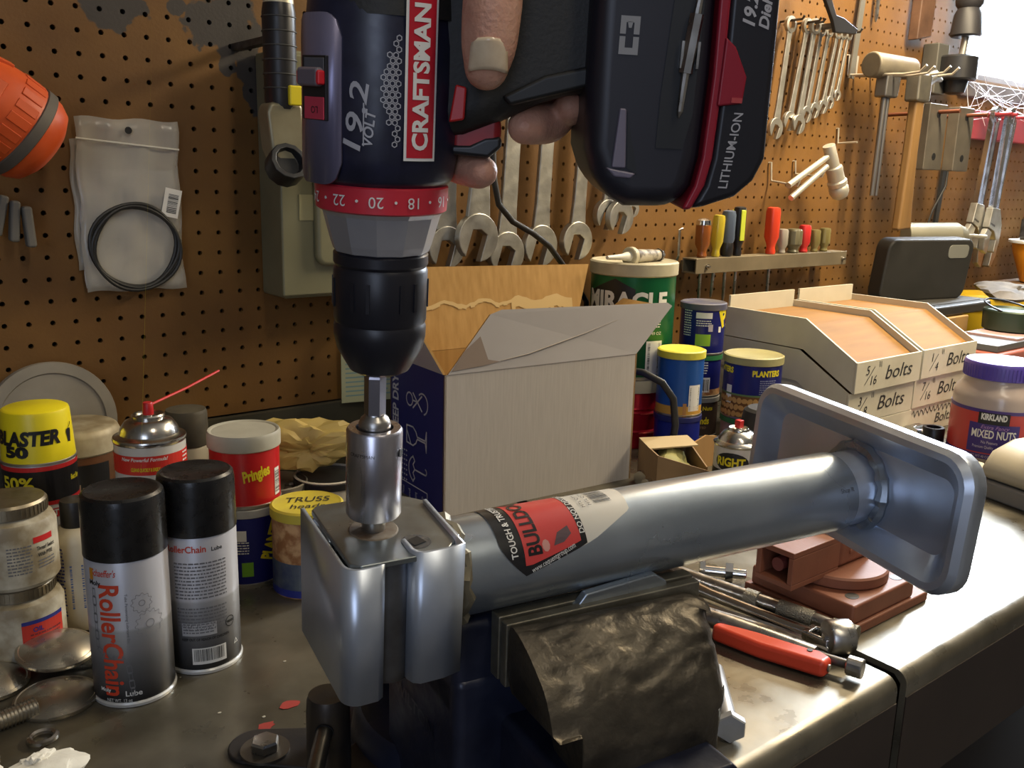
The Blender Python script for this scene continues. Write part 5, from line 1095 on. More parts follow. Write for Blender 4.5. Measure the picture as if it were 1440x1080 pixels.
ct(t, 'MIXED NUTS', .0185, R+.0010, 2, .0515, WHITE, 0, bold=.02, width=.066, fine=.005); ct(t, 'No Peanuts', .0065, R+.0010, -2, .0385, plain('label_pale', (.55, .50, .62), .4), 0, width=.024); ct(t, 'Premium Quality  -  All Natural', .0065, R+.0010, 2, .0305, MATS['label_pale'], 0, width=.058)
ct(t, 'NET WT 40 OZ (2.5 LB) 1.13 kg', .0055, R+.0010, 0, .0145, MATS['label_pale'], 0, width=.060)
# ---- beige bench machine
t = thing('bench_tool', 'beige cast power tool with dark oval intake and finned grey base', 'power tool', mx=frame((1.43, .485, 0), (.97, -.24, 0), (.24, .97, 0), (0,0,1))); BG = mat('beige_enamel', (.42, .38, .29), .45)
MB().prism(rrect(.24, .15, .03, 4), 0, .026).build('base', mat('grey_casting', (.20, .20, .20), .5, .3), t, bevel=.004)
for k in range(9): MB().box2((-.115+.0085*k, -.0785, .004), (-.111+.0085*k, -.074, .024)).build('fin', BLACK, t)
MB().prism([(-.118, 0), (.118, 0), (.118, .048), (.05, .058), (-.06, .055), (-.100, .042), (-.118, .018)], -.065, .065, (1,0,0), (0,0,1), (0,1,0), (0,0,.026)).build('housing', BG, t, bevel=.014, seg=4)
MB().lathe([(.040, -.004), (.044, 0), (.044, .008), (.036, .009), (.034, -.002), (0, -.002)], 40, (-.035, -.010, .090), Matrix.Rotation(-.35, 3, 'X'), sx=1.35).build('intake_ring', BLKPL, t, smooth=True)
o = crumple('shop_rag', 'small white rag beside the beige power tool', 'rag', (1.37, .615, 0), (.030, .018, .012), TIS, 17, 3, .5)
for k, (x, y, rr_, L, a) in enumerate(((1.545, .770, .013, .038, 1.3), (1.500, .772, .016, .045, 1.5), (1.450, .752, .011, .050, 1.0))):
    o = MB().lathe([(rr_, 0), (rr_*1.04, .002), (rr_*1.04, L*.6), (rr_*.8, L*.7), (rr_*.8, L), (rr_*.5, L), (rr_*.5, L*.7), (0, L*.7)], 24).build('chrome_socket', CHROME, None, smooth=True); o.location = (x, y, rr_*1.05); o.rotation_euler = (math.pi/2, 0, a)
    tag(o, ('small chrome socket nearest the bolt bins', 'fat chrome socket lying between two thinner ones', 'slim long chrome socket near the nut jar')[k], 'socket', 'chrome sockets before the bins')
o = MB().lathe([(.017, 0), (.018, .002), (.018, .036), (.0165, .038), (.012, .038), (.011, .020), (0, .020)], 28).build('impact_socket', mat('black_oxide', (.03, .03, .034), .35, .8), None, smooth=True); o.location = (1.508, .735, 0); tag(o, 'black impact socket standing open end up beside the nut jar', 'socket')
# ---- red-brown swivel vise
RV = mat('red_oxide_paint', (.25, .088, .046), .55, col2=(.20, .068, .036), vs=30, bump=.08, bs=200)
t = thing('swivel_vise', 'small red-brown swivel vise standing beyond the jack tube', 'vise', (.858, .502, 0))
MB().box2((-.073, -.066, 0), (.073, .066, .011)).build('foot_plate', RV, t, bevel=.002)
MB().box2((-.070, -.063, .011), (.046, .060, .032)).build('base_block', RV, t, bevel=.003)
MB().lathe([(.052, 0), (.054, .002), (.054, .011), (.052, .013), (0, .013)], 48, (-.006, .0, .032)).build('turntable', RV, t, smooth=True)
MB().box2((-.030, -.018, .045), (.040, .036, .100)).build('body', RV, t, bevel=.006)
for k in range(3): MB().prism([(-.012, 0), (.018, .006), (.018, .010), (-.012, .004)], -.0195, -.017, (1,0,0), (0,0,1), (0,1,0), (0, 0, .058+.013*k)).build('rib', RV, t)
mb = MB(); a, b, c, d = -.112, -.030, -.018, .026
mb.box2((a, c, .042), (b, d, .048)); mb.box2((a, c, .076), (b, d, .082)); mb.box2((a, c, .048), (b, c+.006, .076)); mb.box2((a, d-.006, .048), (b, d, .076)); mb.build('slide_housing', RV, t, bevel=.001)
MB().cyl((-.106, .004, .062), (-.03, .004, .062), .007).build('screw', mat('red_screw', (.20, .05, .04), .4), t, smooth=True)
for x, y in ((-.050, -.048), (.030, -.050), (.034, .046)): MB().lathe([(.0065, 0), (.0065, .0004)], 16, (x, y, .032), sx=1.2).build('bolt_hole', BLACK, t)
# ---- hand tools on the bench by the seam
t = thing('locking_pliers', 'locking pliers with red handle and knurled adjusting screw', 'pliers', mx=frame((.690, .500, 0), (.96, .28, 0), (-.28, .96, 0), (0,0,1)))
MB().tube([(-.004, -.075, .012), (-.002, -.03, .013), (0, .02, .014), (.002, .075, .014)], [.0085, .0095, .0095, .008], 12).build('upper_handle', STEEL, t, smooth=True)
MB().prism([(-.026, -.090), (-.010, -.093), (-.004, -.080), (-.004, -.02), (-.010, .02), (-.022, .02), (-.028, -.03)], .002, .019, (1,0,0), (0,1,0)).build('red_handle', plain('pliers_red', (.66, .06, .025), .4), t, bevel=.005, seg=3)
MB().lathe([(.0026, 0), (.0026, .0008)], 14, (-.012, -.072, .019)).build('handle_hole', BLACK, t)
MB().lathe([(.0035, 0), (.0035, .0015)], 14, (-.018, -.0915, .011), Matrix.Rotation(math.pi/2, 3, 'X')).build('end_rivet', STEEL, t)
MB().cyl((-.003, -.105, .012), (-.003, -.07, .012), .0045).build('screw', DSTEEL, t, smooth=True)
mb = MB().lathe([(.0085, 0), (.0092, .001), (.0092, .013), (.0085, .014)], 20, (-.003, -.104, .012), Matrix.Rotation(math.pi/2, 3, 'X')); mb.build('knurled_knob', STEEL, t)
MB().box2((-.012, .07, .004), (.012, .12, .020)).build('jaw', STEEL, t, bevel=.004)
t = thing('flex_ratchet', 'chrome flex-head handle with round drive head lying by the red handled pliers', 'ratchet', mx=frame((.7385, .500, 0), (.99, .10, 0), (-.10, .99, 0), (0,0,1)))
MB().tube([(0, .14, .010), (0, .11, .010), (0, .07, .0095), (0, -.02, .0095), (0, -.045, .010)], [.009, .009, .006, .006, .0065], 16).build('handle', CHROME, t, smooth=True)
mb = MB(); mb.box2((-.011, -.068, .004), (-.006, -.042, .016)); mb.box2((.006, -.068, .004), (.011, -.042, .016)); mb.box2((-.011, -.048, .004), (.011, -.040, .016)); mb.build('fork', CHROME, t, bevel=.002)
q = Vector((.80, -.60, .0)).to_track_quat('Z', 'Y').to_matrix(); MB().lathe([(.0150, -.002), (.0165, 0), (.0165, .020), (.0150, .022), (.004, .022), (0, .022)], 32, (-.006, -.066, .0170), q).build('drive_head', STEEL, t, smooth=True)
MB().box((-.008, -.0645, .017), (.006, .006, .006), q).build('square_drive', CHROME, t)
t = thing('knurled_bar', 'long steel extension bar with knurled grip bands', 'bar', mx=frame((.764, .527, 0), (.985, .17, 0), (-.17, .985, 0), (0,0,1)))
MB().tube([(0, -.10, .0092), (0, .13, .0092)], .0072, 16).build('rod', STEEL, t, smooth=True)
for a, b in ((-.100, -.075), (-.055, -.018), (.005, .02)): MB().tube([(0, a, .0092), (0, b, .0092)], .0086, 16).build('knurled_band', mat('knurl_steel', (.34, .32, .27), .5, .9, bump=1, bs=700), t, smooth=True)
t = thing('tongue_pliers', 'thin steel slip-joint pliers with looped handle ends', 'pliers', mx=frame((.716, .500, 0), (.98, .2, 0), (-.2, .98, 0), (0,0,1)))
for s in (-1, 1): MB().tube([(s*.004, .09, .006), (s*.006, .04, .006), (s*.011, -.01, .006), (s*.010, -.05, .006), (s*.0060, -.072, .006)], [.003, .0045, .004, .0036, .003], 8).build('handle', CHROME, t, smooth=True)
MB().prism([(-.010, .06), (.010, .06), (.008, .12), (-.004, .13)], .001, .011, (1,0,0), (0,1,0)).build('jaw', STEEL, t, bevel=.002); MB().lathe([(.006, 0), (.006, .002)], 14, (0, .075, .011)).build('pivot', STEEL, t)
def hexbolt(name, label, loc, rz, L, r, rh, m, nut=None):
    t = thing(name, label, 'bolt', loc, rz); q = Matrix.Rotation(math.pi/2, 3, 'Y')
    MB().lathe([(r, 0), (r, L*.98), (r*.85, L)], 20, (0, 0, 0), q).build('shank', m, t, smooth=True)
    MB().lathe([(rh*.5, -rh*.62), (rh*.92, -rh*.60), (rh, -rh*.5), (rh, 0)], 6, (0, 0, 0), q).build('head', m, t)
    if nut: MB().lathe([(r*.9, nut), (rh, nut), (rh, nut+rh*.7), (r*.9, nut+rh*.7)], 6, (0, 0, 0), q).build('nut', m, t)
    return t
GALV = mat('galvanised', (.50, .51, .52), .42, .7, col2=(.42, .43, .44), vs=40)
hexbolt('clevis_bolt', 'long pale hex bolt lying at the bench edge beside the vise jaw', (.553, .402, .0125), math.radians(47), .085, .0068, .0128, GALV)
hexbolt('hex_bolt', 'short hex bolt with nut lying in front of the red-brown vise', (.772, .612, .011), math.radians(-50), .045, .006, .0115, CHROME, .022)
# ================================================================ tools hanging on the board
def wrench(label, group, xt, zt, xb, zb, y, w, ring, jaw, thick=.007, lean=0):
    d = Vector((xt-xb, 0, zt-zb)); L = d.length; d.normalize(); e = Vector((d.z, 0, -d.x))
    t = thing('combination_wrench', label, 'wrench', mx=frame((xb, y, zb), e, (0,1,0), d), group=group)
    a0 = jaw*.8
    MB().prism([(-w*.62, a0), (w*.62, a0), (w*.5, a0+w*1.4), (w*.42, L-ring*1.6), (w*.5, L-ring*.8), (-w*.5, L-ring*.8), (-w*.42, L-ring*1.6), (-w*.5, a0+w*1.4)], -thick*.38, thick*.38, (1,0,0), (0,0,1), (0,1,0)).build('shank', WSTEEL, t, bevel=thick*.2, seg=2)
    pr = [(ring*.62, -thick*.7), (ring, -thick*.55), (ring, thick*.55), (ring*.62, thick*.7)]
    MB().ring(pr, 24, (0, 0, L), Matrix.Rotation(math.pi/2, 3, 'X')).build('ring_end', WSTEEL, t, smooth=True)
    sl = jaw*.38; P = []; off = math.radians(-90-15)
    st0 = math.asin(sl/jaw)
    for k in range(21):
        a = off + st0 + (2*math.pi - 2*st0)*k/20; P.append((jaw*math.cos(a), jaw*math.sin(a)))
    ux, uy = math.cos(off), math.sin(off); vx, vy = -uy, ux
    P += [(-ux*jaw*.22 - vx*sl, -uy*jaw*.22 - vy*sl), (-ux*jaw*.34, -uy*jaw*.34), (-ux*jaw*.22 + vx*sl, -uy*jaw*.22 + vy*sl)]
    MB().prism(P, -thick*.6, thick*.6, (1,0,0), (0,0,1), (0,1,0)).build('open_end', WSTEEL, t, bevel=thick*.15, seg=2)
    return t
def peg(x, z, L=.05, lb='', group='plain peg hooks'):
    o = MB().tube([(0, .004, 0), (0, -L, 0), (0, -L-.004, .006)], .0024, 8).build('peg_hook', DSTEEL, None, smooth=True); o.location = (x, WY, z); tag(o, lb, 'hook', group)
BG_ = 'large wrenches hanging behind the carton'
big = [(.840, .70, .822, .345, 1.125, .034, .030, .0365, 'largest wrench, leftmost of the row beside the drill, overlapping another'), (.790, .69, .779, .330, 1.145, .030, .026, .032, 'large wrench tucked behind the largest wrench'),
       (.913, .71, .893, .318, 1.145, .030, .027, .034, 'large wrench hanging lowest, between the largest and the corded one'), (.982, .71, .962, .328, 1.145, .028, .026, .0335, 'large wrench crossed by the black power cord'),
       (1.062, .71, 1.041, .334, 1.145, .026, .025, .032, 'large wrench behind the sealant tube nozzle'), (1.150, .71, 1.130, .372, 1.135, .022, .020, .0285, 'large wrench overlapping another just under the drill battery'), (1.148, .69, 1.112, .376, 1.150, .020, .019, .026, 'wrench mostly hidden behind the one under the drill battery')]
for xt, zt, xb, zb, y, w, rg, jw, lb in big: wrench(lb, BG_, xt, zt, xb, zb, y, w, rg, jw, .011); peg(xt, zt+rg*.45, WY-y+.02, 'dark peg hook holding the ' + lb.replace('large wrench', 'large one').split(',')[0])
wrench('small wrench tip peeking out under the drill battery', BG_, 1.205, .66, 1.180, .385, 1.155, .012, .012, .014)
SG_ = 'small combination wrenches hung in order of size'
small = [(1.574, .734, 1.554, .540, .016, .0155, .0205, 'longest small wrench in the graded row'), (1.628, .737, 1.596, .556, .014, .0150, .0190, 'second longest small wrench, partly behind the third'), (1.642, .737, 1.616, .551, .014, .0150, .0190, 'third of the graded small wrenches, in front of the second'),
         (1.676, .735, 1.650, .572, .012, .0130, .0165, 'fourth of the graded small wrenches'), (1.702, .736, 1.676, .581, .0115, .0125, .0155, 'fifth of the graded small wrenches'), (1.732, .735, 1.704, .590, .0105, .0115, .0140, 'sixth of the graded small wrenches'), (1.752, .735, 1.727, .600, .010, .0110, .0130, 'seventh of the graded small wrenches'), (1.772, .735, 1.750, .616, .009, .0100, .0115, 'shortest small wrench at the end of the graded row')]
for k, (xt, zt, xb, zb, w, rg, jw, lb) in enumerate(small): wrench(lb, SG_, xt, zt, xb, zb, 1.145 - (.008 if k == 2 else 0), w, rg, jw, .006); peg(xt, zt+rg*.45, .05, 'dark peg hook holding the ' + lb.split(',')[0])
t = thing('zip_strap', 'wide black strap clip hanging over the small wrenches', 'strap', (1.67, 1.10, .735)); MB().prism([(-.085, .070), (-.070, .085), (-.020, .020), (.005, .018), (.060, .002), (.052, -.008), (-.018, -.012), (-.030, .008)], -.004, .004, (1,0,0), (0,0,1), (0,1,0)).build('strap', BLKPL, t, bevel=.002); MB().box2((.0, .004, .0), (.012, WY-1.10, .010)).build('hang_peg', DSTEEL, t)
o = MB().prism([(-.009, 0), (.009, 0), (.008, .40), (-.008, .40)], -.0015, .0015, (1,0,0), (0,0,1), (0,1,0)).build('file', mat('file_steel', (.30, .29, .26), .5, .8), None); o.location = (1.815, WY-.012, .655); o.rotation_euler = (0, .09, 0); tag(o, 'long flat steel file hanging right beside the small wrenches', 'file')
o = MB().tube([(0, 0, .3), (0, 0, .01), (0, 0, 0)], [.005, .005, .0015], 8).build('scriber', STEEL, None, smooth=True); o.location = (1.885, WY-.012, .775); tag(o, 'thin steel scriber rod pointing down on the board', 'rod')
# screwdriver rack
RK = mat('rack_channel', (.24, .20, .13), .55, .4, col2=(.17, .14, .09), vs=18)
t = thing('screwdriver_rack', 'rusty square channel bolted to the board as a screwdriver rack', 'rack', (1.55, 1.125, .270))
mb = MB(); a, b = -.245, .240; mb.box2((a, -.017, 0), (b, -.014, .028)); mb.box2((a, .014, 0), (b, .017, .028)); mb.box2((a, -.014, 0), (b, .014, .003)); mb.box2((a, -.014, .025), (b, .014, .028)); mb.build('channel', RK, t, bevel=.0008)
for x in (-.215, .225): MB().lathe([(.0045, 0), (.0045, .003), (.0025, .0032), (.0025, .008)], 10, (x, -.017, .013), Matrix.Rotation(math.pi/2, 3, 'X')).build('bolt', STEEL, t)
MB().box2((.20, .017, .004), (.22, WY-1.125-.001, .02)).build('bracket', RK, t); MB().box2((-.22, .017, .004), (-.20, WY-1.125-.001, .02)).build('bracket', RK, t)
def driver(label, x, zt, r, m, zb=None, cap=None, stripe=None, lean=0, fl=6, collar=None):
    t = thing('screwdriver', label, 'screwdriver', (x, 1.125, .2985), group='screwdrivers in the rack'); t.rotation_euler = (0, lean, 0); h = zt-.2985
    n = fl*2; prof = [(r*.62, .0), (r*.70, h*.05), (r*.58, h*.13), (r*.62, h*.20), (r, h*.36), (r, h*.90), (r*.86, h*.98), (r*.5, h)]
    V = []; Fc = []
    for rr_, z in prof:
        for i in range(24):
            a_ = 2*math.pi*i/24; q = rr_*(1 - (.10 if (i % 4 in (0,)) and .3*h < z < .95*h else 0)); V.append((q*math.cos(a_), q*math.sin(a_), z))
    for j in range(len(prof)-1):
        for i in range(24): Fc.append((j*24+i, j*24+(i+1)%24, (j+1)*24+(i+1)%24, (j+1)*24+i))
    Fc.append(tuple((len(prof)-1)*24+i for i in range(24))); Fc.append(tuple(range(23,-1,-1)))
    mesh('handle', V, Fc, m, t, True, auto=30)
    if cap: part_lathe(t, 'end_cap', [(r*.96, h*.86), (r*1.02, h*.88), (r*.95, h*1.0), (r*.5, h*1.05), (0, h*1.06)], cap, 20)
    if collar: part_lathe(t, 'collar', [(r*.8, .001), (r*.9, h*.05), (r*.9, h*.28), (r*.7, h*.34)], collar, 20)
    if stripe:
        for k in range(3):
            a_ = -1.9 + k*2.1; MB().box((r*1.0*math.cos(a_), r*1.0*math.sin(a_), h*.62), (.003, r*.8, h*.62), Matrix.Rotation(a_, 3, 'Z')).build('grip_strip', stripe, t, bevel=.001)
    if zb: MB().tube([(0, 0, .001), (0, 0, zb-.2985+.01), (0, 0, zb-.2985)], [.0032, .0032, .0018], 8).build('blade', STEEL, t, smooth=True)
    return t
AMB = mat('amber_handle', (.26, .075, .012), .3, coat=.5); YTR = mat('yellow_clear_handle', (.50, .40, .03), .3, coat=.5)
driver('fat amber screwdriver with chrome end cap', 1.338, .366, .0140, AMB, .215, CHROME, lean=.0)
driver('dusty translucent yellow screwdriver', 1.377, .376, .0118, YTR, .222, lean=.06)
driver('slate blue screwdriver with black collar', 1.409, .384, .0135, mat('slate_handle', (.08, .11, .17), .45), .212, collar=BLKPL)
driver('black screwdriver with neon yellow stripes', 1.441, .391, .0125, BLKPL, .219, stripe=plain('neon_yellow', (.62, .70, .06), .4))
driver('large orange-red handled screwdriver standing alone', 1.545, .390, .0145, plain('orange_red_handle', (.66, .055, .02), .35), .208)
driver('short clear grimy screwdriver beside the orange-red one', 1.582, .347, .0110, mat('grimy_clear', (.34, .32, .27), .35))
driver('stubby dark clear screwdriver, widest in the rack', 1.620, .347, .0170, mat('dark_clear', (.13, .12, .07), .35))
driver('small red screwdriver among the clear ones', 1.656, .354, .0125, plain('red_handle', (.58, .03, .03), .35), .267)
driver('short olive screwdriver next to the red small one', 1.694, .344, .0110, mat('olive_clear', (.20, .17, .06), .35))
driver('olive screwdriver at the far end of the rack', 1.728, .347, .0120, MATS['olive_clear'])
t = thing('hex_key', 'small L-shaped hex key hooked at the open end of the rack', 'hex key', (1.300, 1.145, .30)); MB().tube([(.004, 0, .05), (-.004, 0, .048), (-.003, 0, .0), (-.004, .004, -.010)], .0025, 6).build('key', STEEL, t)
# sockets and hooks
t = thing('socket_bars', 'pair of slim chrome bars joined at a socket barrel, resting on hooks', 'socket wrench', (1.62, 1.10, .45)); PSTEEL = mat('pale_steel', (.55, .52, .44), .45, .6)
for dz in (0, -.024): MB().tube([(-.070+abs(dz)*.5, .0, -.018+dz*1.0), (.052, .0, .040+dz*.8)], .0062, 12).build('bar', PSTEEL, t, smooth=True)
q = Vector((.45, -.05, -.89)).to_track_quat('Z', 'Y').to_matrix(); MB().lathe([(.012, 0), (.0125, .001), (.0125, .045), (.0165, .047), (.0175, .052), (.0165, .058), (.0170, .075), (.0200, .078), (.0195, .086), (.0175, .088), (.0200, .092), (.0195, .102), (.0150, .112), (.008, .116)], 24, (.052, 0, .062), q).build('barrel', PSTEEL, t, smooth=True)
def wire_hook(label, x, z, pts, r=.0022):
    t = thing('wire_hook', label, 'hook', (x, WY, z), group='wire hooks on the board'); MB().tube(pts, r, 8).build('wire', PSTEEL, t, smooth=True); return t
wire_hook('bent wire hook holding the chrome bars at their free end', 1.575, .44, [(0, .004, .035), (.0, -.006, .036), (.004, -.007, .0), (.004, -.070, -.008), (.004, -.074, .004)])
wire_hook('bent wire hook under the middle of the chrome bars', 1.655, .455, [(0, .004, .025), (0, -.006, .026), (.003, -.007, .0), (.003, -.070, -.004), (.003, -.074, .006)])
wire_hook('empty L-shaped wire hook on bare board above the socket barrel', 1.800, .522, [(0, .004, .030), (0, -.004, .031), (.002, -.005, .0), (.002, -.05, .002)])
for k, (x, nm) in enumerate(((1.812, 'long double wire hook, bar with its frame bent over the board'), (1.842, 'long wire bar carrying the cylinder-head hammer'), (1.905, 'long wire bar between the two hammers'), (1.940, 'long wire bar carrying the wooden handled hammer'))):
    z0 = .662 if k < 2 else .668
    wire_hook(nm, x, z0, [(0, .004, .040), (0, -.006, .040), (0, -.006, .0), (0, -.13, -.006), (0, -.165, -.004), (0, -.178, .008)], .0026)
# hammers
WOOD = mat('hammer_wood', (.24, .135, .045), .5, col2=(.16, .085, .028), vs=14, stretch=(4, 4, .3)); HD = mat('hammer_steel', (.17, .155, .13), .45, .8, col2=(.26, .24, .19), vs=30)
t = thing('wooden_hammer', 'hammer with long worn wooden handle hanging head up on wire bars', 'hammer', (1.885, 1.045, .345)); 
MB().prism([(-.026, 0), (.026, 0), (.021, .05), (.017, .16), (.020, .26), (.017, .305), (-.013, .305), (-.014, .26), (-.017, .16), (-.023, .05)], -.010, .010, (1,0,.05), (-.0,0,1), (0,1,0)).build('handle', WOOD, t, bevel=.006, seg=3)
MB().box2((-.022, -.016, .262), (.030, .016, .318)).build('head', HD, t, bevel=.005); MB().tube([(.026, 0, .305), (.06, 0, .318), (.085, -.004, .312)], [.015, .013, .004], 12).build('claw', HD, t, smooth=True)
t = thing('steel_hammer', 'hammer with slim steel shaft and round pale head', 'hammer', (1.832, 1.09, .415)); MB().tube([(0, 0, 0), (.006, 0, .20), (.010, 0, .245)], [.005, .006, .007], 10).build('shaft', mat('grey_shaft', (.20, .19, .18), .4, .8), t, smooth=True); MB().tube([(.016, 0, .0), (.020, 0, .20), (.026, 0, .245)], [.004, .005, .006], 10).build('shaft', MATS['grey_shaft'], t, smooth=True)
MB().cyl((-.040, .01, .262), (.085, -.01, .262), .026, .022, 28).build('head', mat('pale_head', (.24, .21, .15), .55, .4, col2=(.15, .13, .10), vs=20), t, bevel=.004); MB().prism([(-.012, .20), (.036, .20), (.044, .245), (-.010, .245)], -.014, .014, (1,0,0), (0,0,1), (0,1,0)).build('neck', MATS['grey_shaft'], t, bevel=.004)
# blocks, black items
PLT = mat('angle_plate', (.20, .175, .135), .5, .6, col2=(.12, .105, .085), vs=16)
for lb, x0, x1 in (('thick grey steel plate with two holes hanging on a copper peg beside the hammer', 1.935, 2.010), ('second grey steel plate with two holes, nearer the window', 2.062, 2.130)):
    t = thing('drilled_plate', lb, 'plate', ((x0+x1)/2, 1.052, .472), group='drilled steel plates'); w = (x1-x0)/2
    MB().box2((-w, -.013, 0), (w, .013, .137)).build('plate', PLT, t, bevel=.002)
    for z in (.028, .116): MB().lathe([(.0075, 0), (.0075, .0006)], 18, (0, -.0132, z), Matrix.Rotation(math.pi/2, 3, 'X')).build('hole', BLACK, t)
    o = MB().tube([(0, .004, 0), (0, -.175, .003)], .0042, 10).build('copper_peg', mat('rusty_copper', (.22, .08, .045), .5, .6), None, smooth=True); o.location = ((x0+x1)/2, WY, .590); tag(o, 'rusty copper coloured peg through the plate ' + ('beside the hammer' if x0 < 2 else 'nearer the window'), 'peg')
t = thing('black_motor', 'black cylindrical motor hung above the steel plates', 'motor', (2.165, 1.11, .645)); MB().lathe([(.040, .030), (.044, .034), (.044, .080), (.040, .084), (0, .084)], 32).build('body', BLKPL, t, smooth=True); MB().box2((-.055, .02, .0), (-.005, .0576, .11)).build('mount', mat('grey_mount', (.12, .115, .10), .5, .4), t, bevel=.003); MB().lathe([(.012, 0), (.022, .004), (.028, .030)], 20).build('nose', BLKPL, t, smooth=True)
t = thing('black_handle_tool', 'black rubber grip of a tool hanging beside the window', 'hand tool', (2.205, 1.12, .775)); MB().lathe([(.030, 0), (.035, .004), (.030, .050), (.024, .062), (.030, .070), (.031, .090), (.025, .100), (.028, .110), (.028, .18)], 28).build('grip', mat('rubber_grip', (.02, .019, .022), .5), t, smooth=True); MB().tube([(.0, 0, 0), (-.002, .002, -.042)], .008, 10).build('shaft', WSTEEL, t, smooth=True); MB().box2((-.005, .02, .1), (.005, WY-1.12-.0005, .11)).build('hang_peg', DSTEEL, t)
t = thing('wooden_stick', 'rusty brown stained wooden tool handle hanging above the hammers', 'handle', (2.052, WY-.022, .752)); MB().prism([(-.030, 0), (.030, .012), (.040, .30), (-.022, .30)], -.012, .012, (1,0,0), (0,0,1), (0,1,0)).build('bar', mat('stained_wood', (.06, .028, .015), .6, col2=(.11, .055, .03), vs=30, bump=.3), t, bevel=.003); MB().box2((-.005, .012, .28), (.005, .0215, .29)).build('hang_peg', DSTEEL, t)
t = thing('cable_drop', 'dark cable strap hanging below the drilled plates', 'cable', (2.245, WY-.012, .32)); MB().prism([(-.012, 0), (.004, 0), (.020, .17), (.002, .17)], -.003, .003, (1,0,0), (0,0,1), (0,1,0)).build('strap', RUBBER, t); MB().tube([(.03, 0, .18), (.02, -.004, .12), (-.03, -.004, .06), (-.05, 0, .0)], .0025, 8).build('thin_wire', RUBBER, t, smooth=True)
t = thing('drill_chuck', 'grey drill chuck with key on the wall behind the black case', 'chuck', (2.17, 1.10, .322)); GC = mat('chuck_grey', (.26, .245, .18), .5, .4)
MB().cyl((-.07, .055, 0), (.05, -.01, 0), .030, .033, 28).build('body', GC, t, bevel=.003); MB().cyl((.046, -.008, 0), (.068, -.020, 0), .033, .022, 28).build('jaw_cone', GC, t, smooth=True); MB().tube([(.06, -.016, .004), (.13, -.045, .0)], .004, 8).build('key', PSTEEL, t); MB().box2((.03, -.005, -.052), (.06, .012, -.025)).build('lug', mat('rusty_lug', (.22, .12, .05), .6), t, bevel=.004)
# adjustable wrenches and red tool
def adj(label, xt, zt, xb, zb, s, y):
    d = Vector((xt-xb, 0, zt-zb)); L = d.length; d.normalize(); e = Vector((d.z, 0, -d.x)); t = thing('adjustable_wrench', label, 'wrench', mx=frame((xb, y, zb), e, (0,1,0), d), group='adjustable wrenches by the window')
    mb = MB(); mb.prism([(-.013*s, .03*s), (-.010*s, .03*s), (-.009*s, L), (-.014*s, L)], -.006, .006, (1,0,0), (0,0,1), (0,1,0)); mb.prism([(.010*s, .03*s), (.013*s, .03*s), (.014*s, L), (.009*s, L)], -.006, .006, (1,0,0), (0,0,1), (0,1,0)); mb.prism([(-.010*s, .03*s), (.010*s, .03*s), (.009*s, L), (-.009*s, L)], -.003, .003, (1,0,0), (0,0,1), (0,1,0)); mb.build('handle', CHROME, t)
    MB().ring([(.008, -.005), (.015*s, -.005), (.015*s, .005), (.008, .005)], 20, (0, 0, L), Matrix.Rotation(math.pi/2, 3, 'X')).build('hang_eye', CHROME, t, smooth=True)
    MB().prism([(-.016*s, .035*s), (.016*s, .035*s), (.034*s, .005*s), (.036*s, -.030*s), (.026*s, -.052*s), (.018*s, -.050*s), (.020*s, -.026*s), (.006*s, -.010*s), (-.020*s, -.004*s)], -.009, .009, (1,0,0), (0,0,1), (0,1,0)).build('fixed_jaw', WSTEEL, t, bevel=.002)
    MB().prism([(-.020*s, -.006*s), (.0, -.012*s), (-.004*s, -.030*s), (-.006*s, -.056*s), (-.022*s, -.050*s), (-.030*s, -.020*s)], -.007, .007, (1,0,0), (0,0,1), (0,1,0)).build('sliding_jaw', WSTEEL, t, bevel=.002); MB().cyl((-.016*s, -.002, .004*s), (.004*s, -.002, .0), .006*s).build('worm', DSTEEL, t)
    return t
adj('chrome adjustable wrench nearest the drilled plates', 2.372, .612, 2.335, .355, 1.25, 1.105); adj('chrome adjustable wrench overlapping the first, gold tinged shank', 2.405, .610, 2.380, .345, 1.25, 1.085); adj('largest chrome adjustable wrench beside the red tool', 2.500, .605, 2.455, .320, 1.55, 1.125)
t = thing('pipe_wrench', 'red handled pipe wrench hanging beside the adjustable wrenches', 'wrench', (2.64, 1.10, .36)); MB().prism([(-.025, 0), (.025, 0), (.0, .25), (-.035, .25)], -.011, .011, (1,0,0), (0,0,1), (0,1,0)).build('handle', plain('tool_red', (.50, .05, .03), .45), t, bevel=.006); MB().prism([(-.03, 0), (.03, 0), (.045, -.06), (.01, -.09), (-.03, -.05)], -.012, .012, (1,0,0), (0,0,1), (0,1,0)).build('jaw', DSTEEL, t, bevel=.004)
t = thing('tool_rail', 'red tool rail with pegs under the window sill', 'rail', (2.62, WY, .60)); MB().box2((-.28, -.02, -.045), (.42, -.0008, .025)).build('rail', plain('rail_red', (.33, .03, .035), .5), t, bevel=.003)
for x in (-.245, -.215, -.115, .02): MB().tube([(x, -.02, .012), (x, -.10, .014)], .0045, 10).build('peg', MATS['rail_red'], t, smooth=True)
# cobwebs on the sill
t = thing('cobweb', 'grey cobweb strands strung under the window sill', 'cobweb', (2.40, WY, .60)); rr = random.Random(8)
for k in range(26):
    x0, x1 = rr.uniform(-.12, .24), rr.uniform(-.16, .30); z0, z1 = rr.uniform(.06, .12), rr.uniform(-.02, .07); y0, y1 = rr.uniform(-.02, -.01), rr.uniform(-.07, -.01); m_ = (x0+x1)/2
    MB().tube([(x0, y0, z0), (m_, (y0+y1)/2, (z0+z1)/2 - rr.uniform(.004, .016)), (x1, y1, z1)], .0005, 4).build('strand', plain('cobweb_silk', (.75, .75, .80), .6), t)
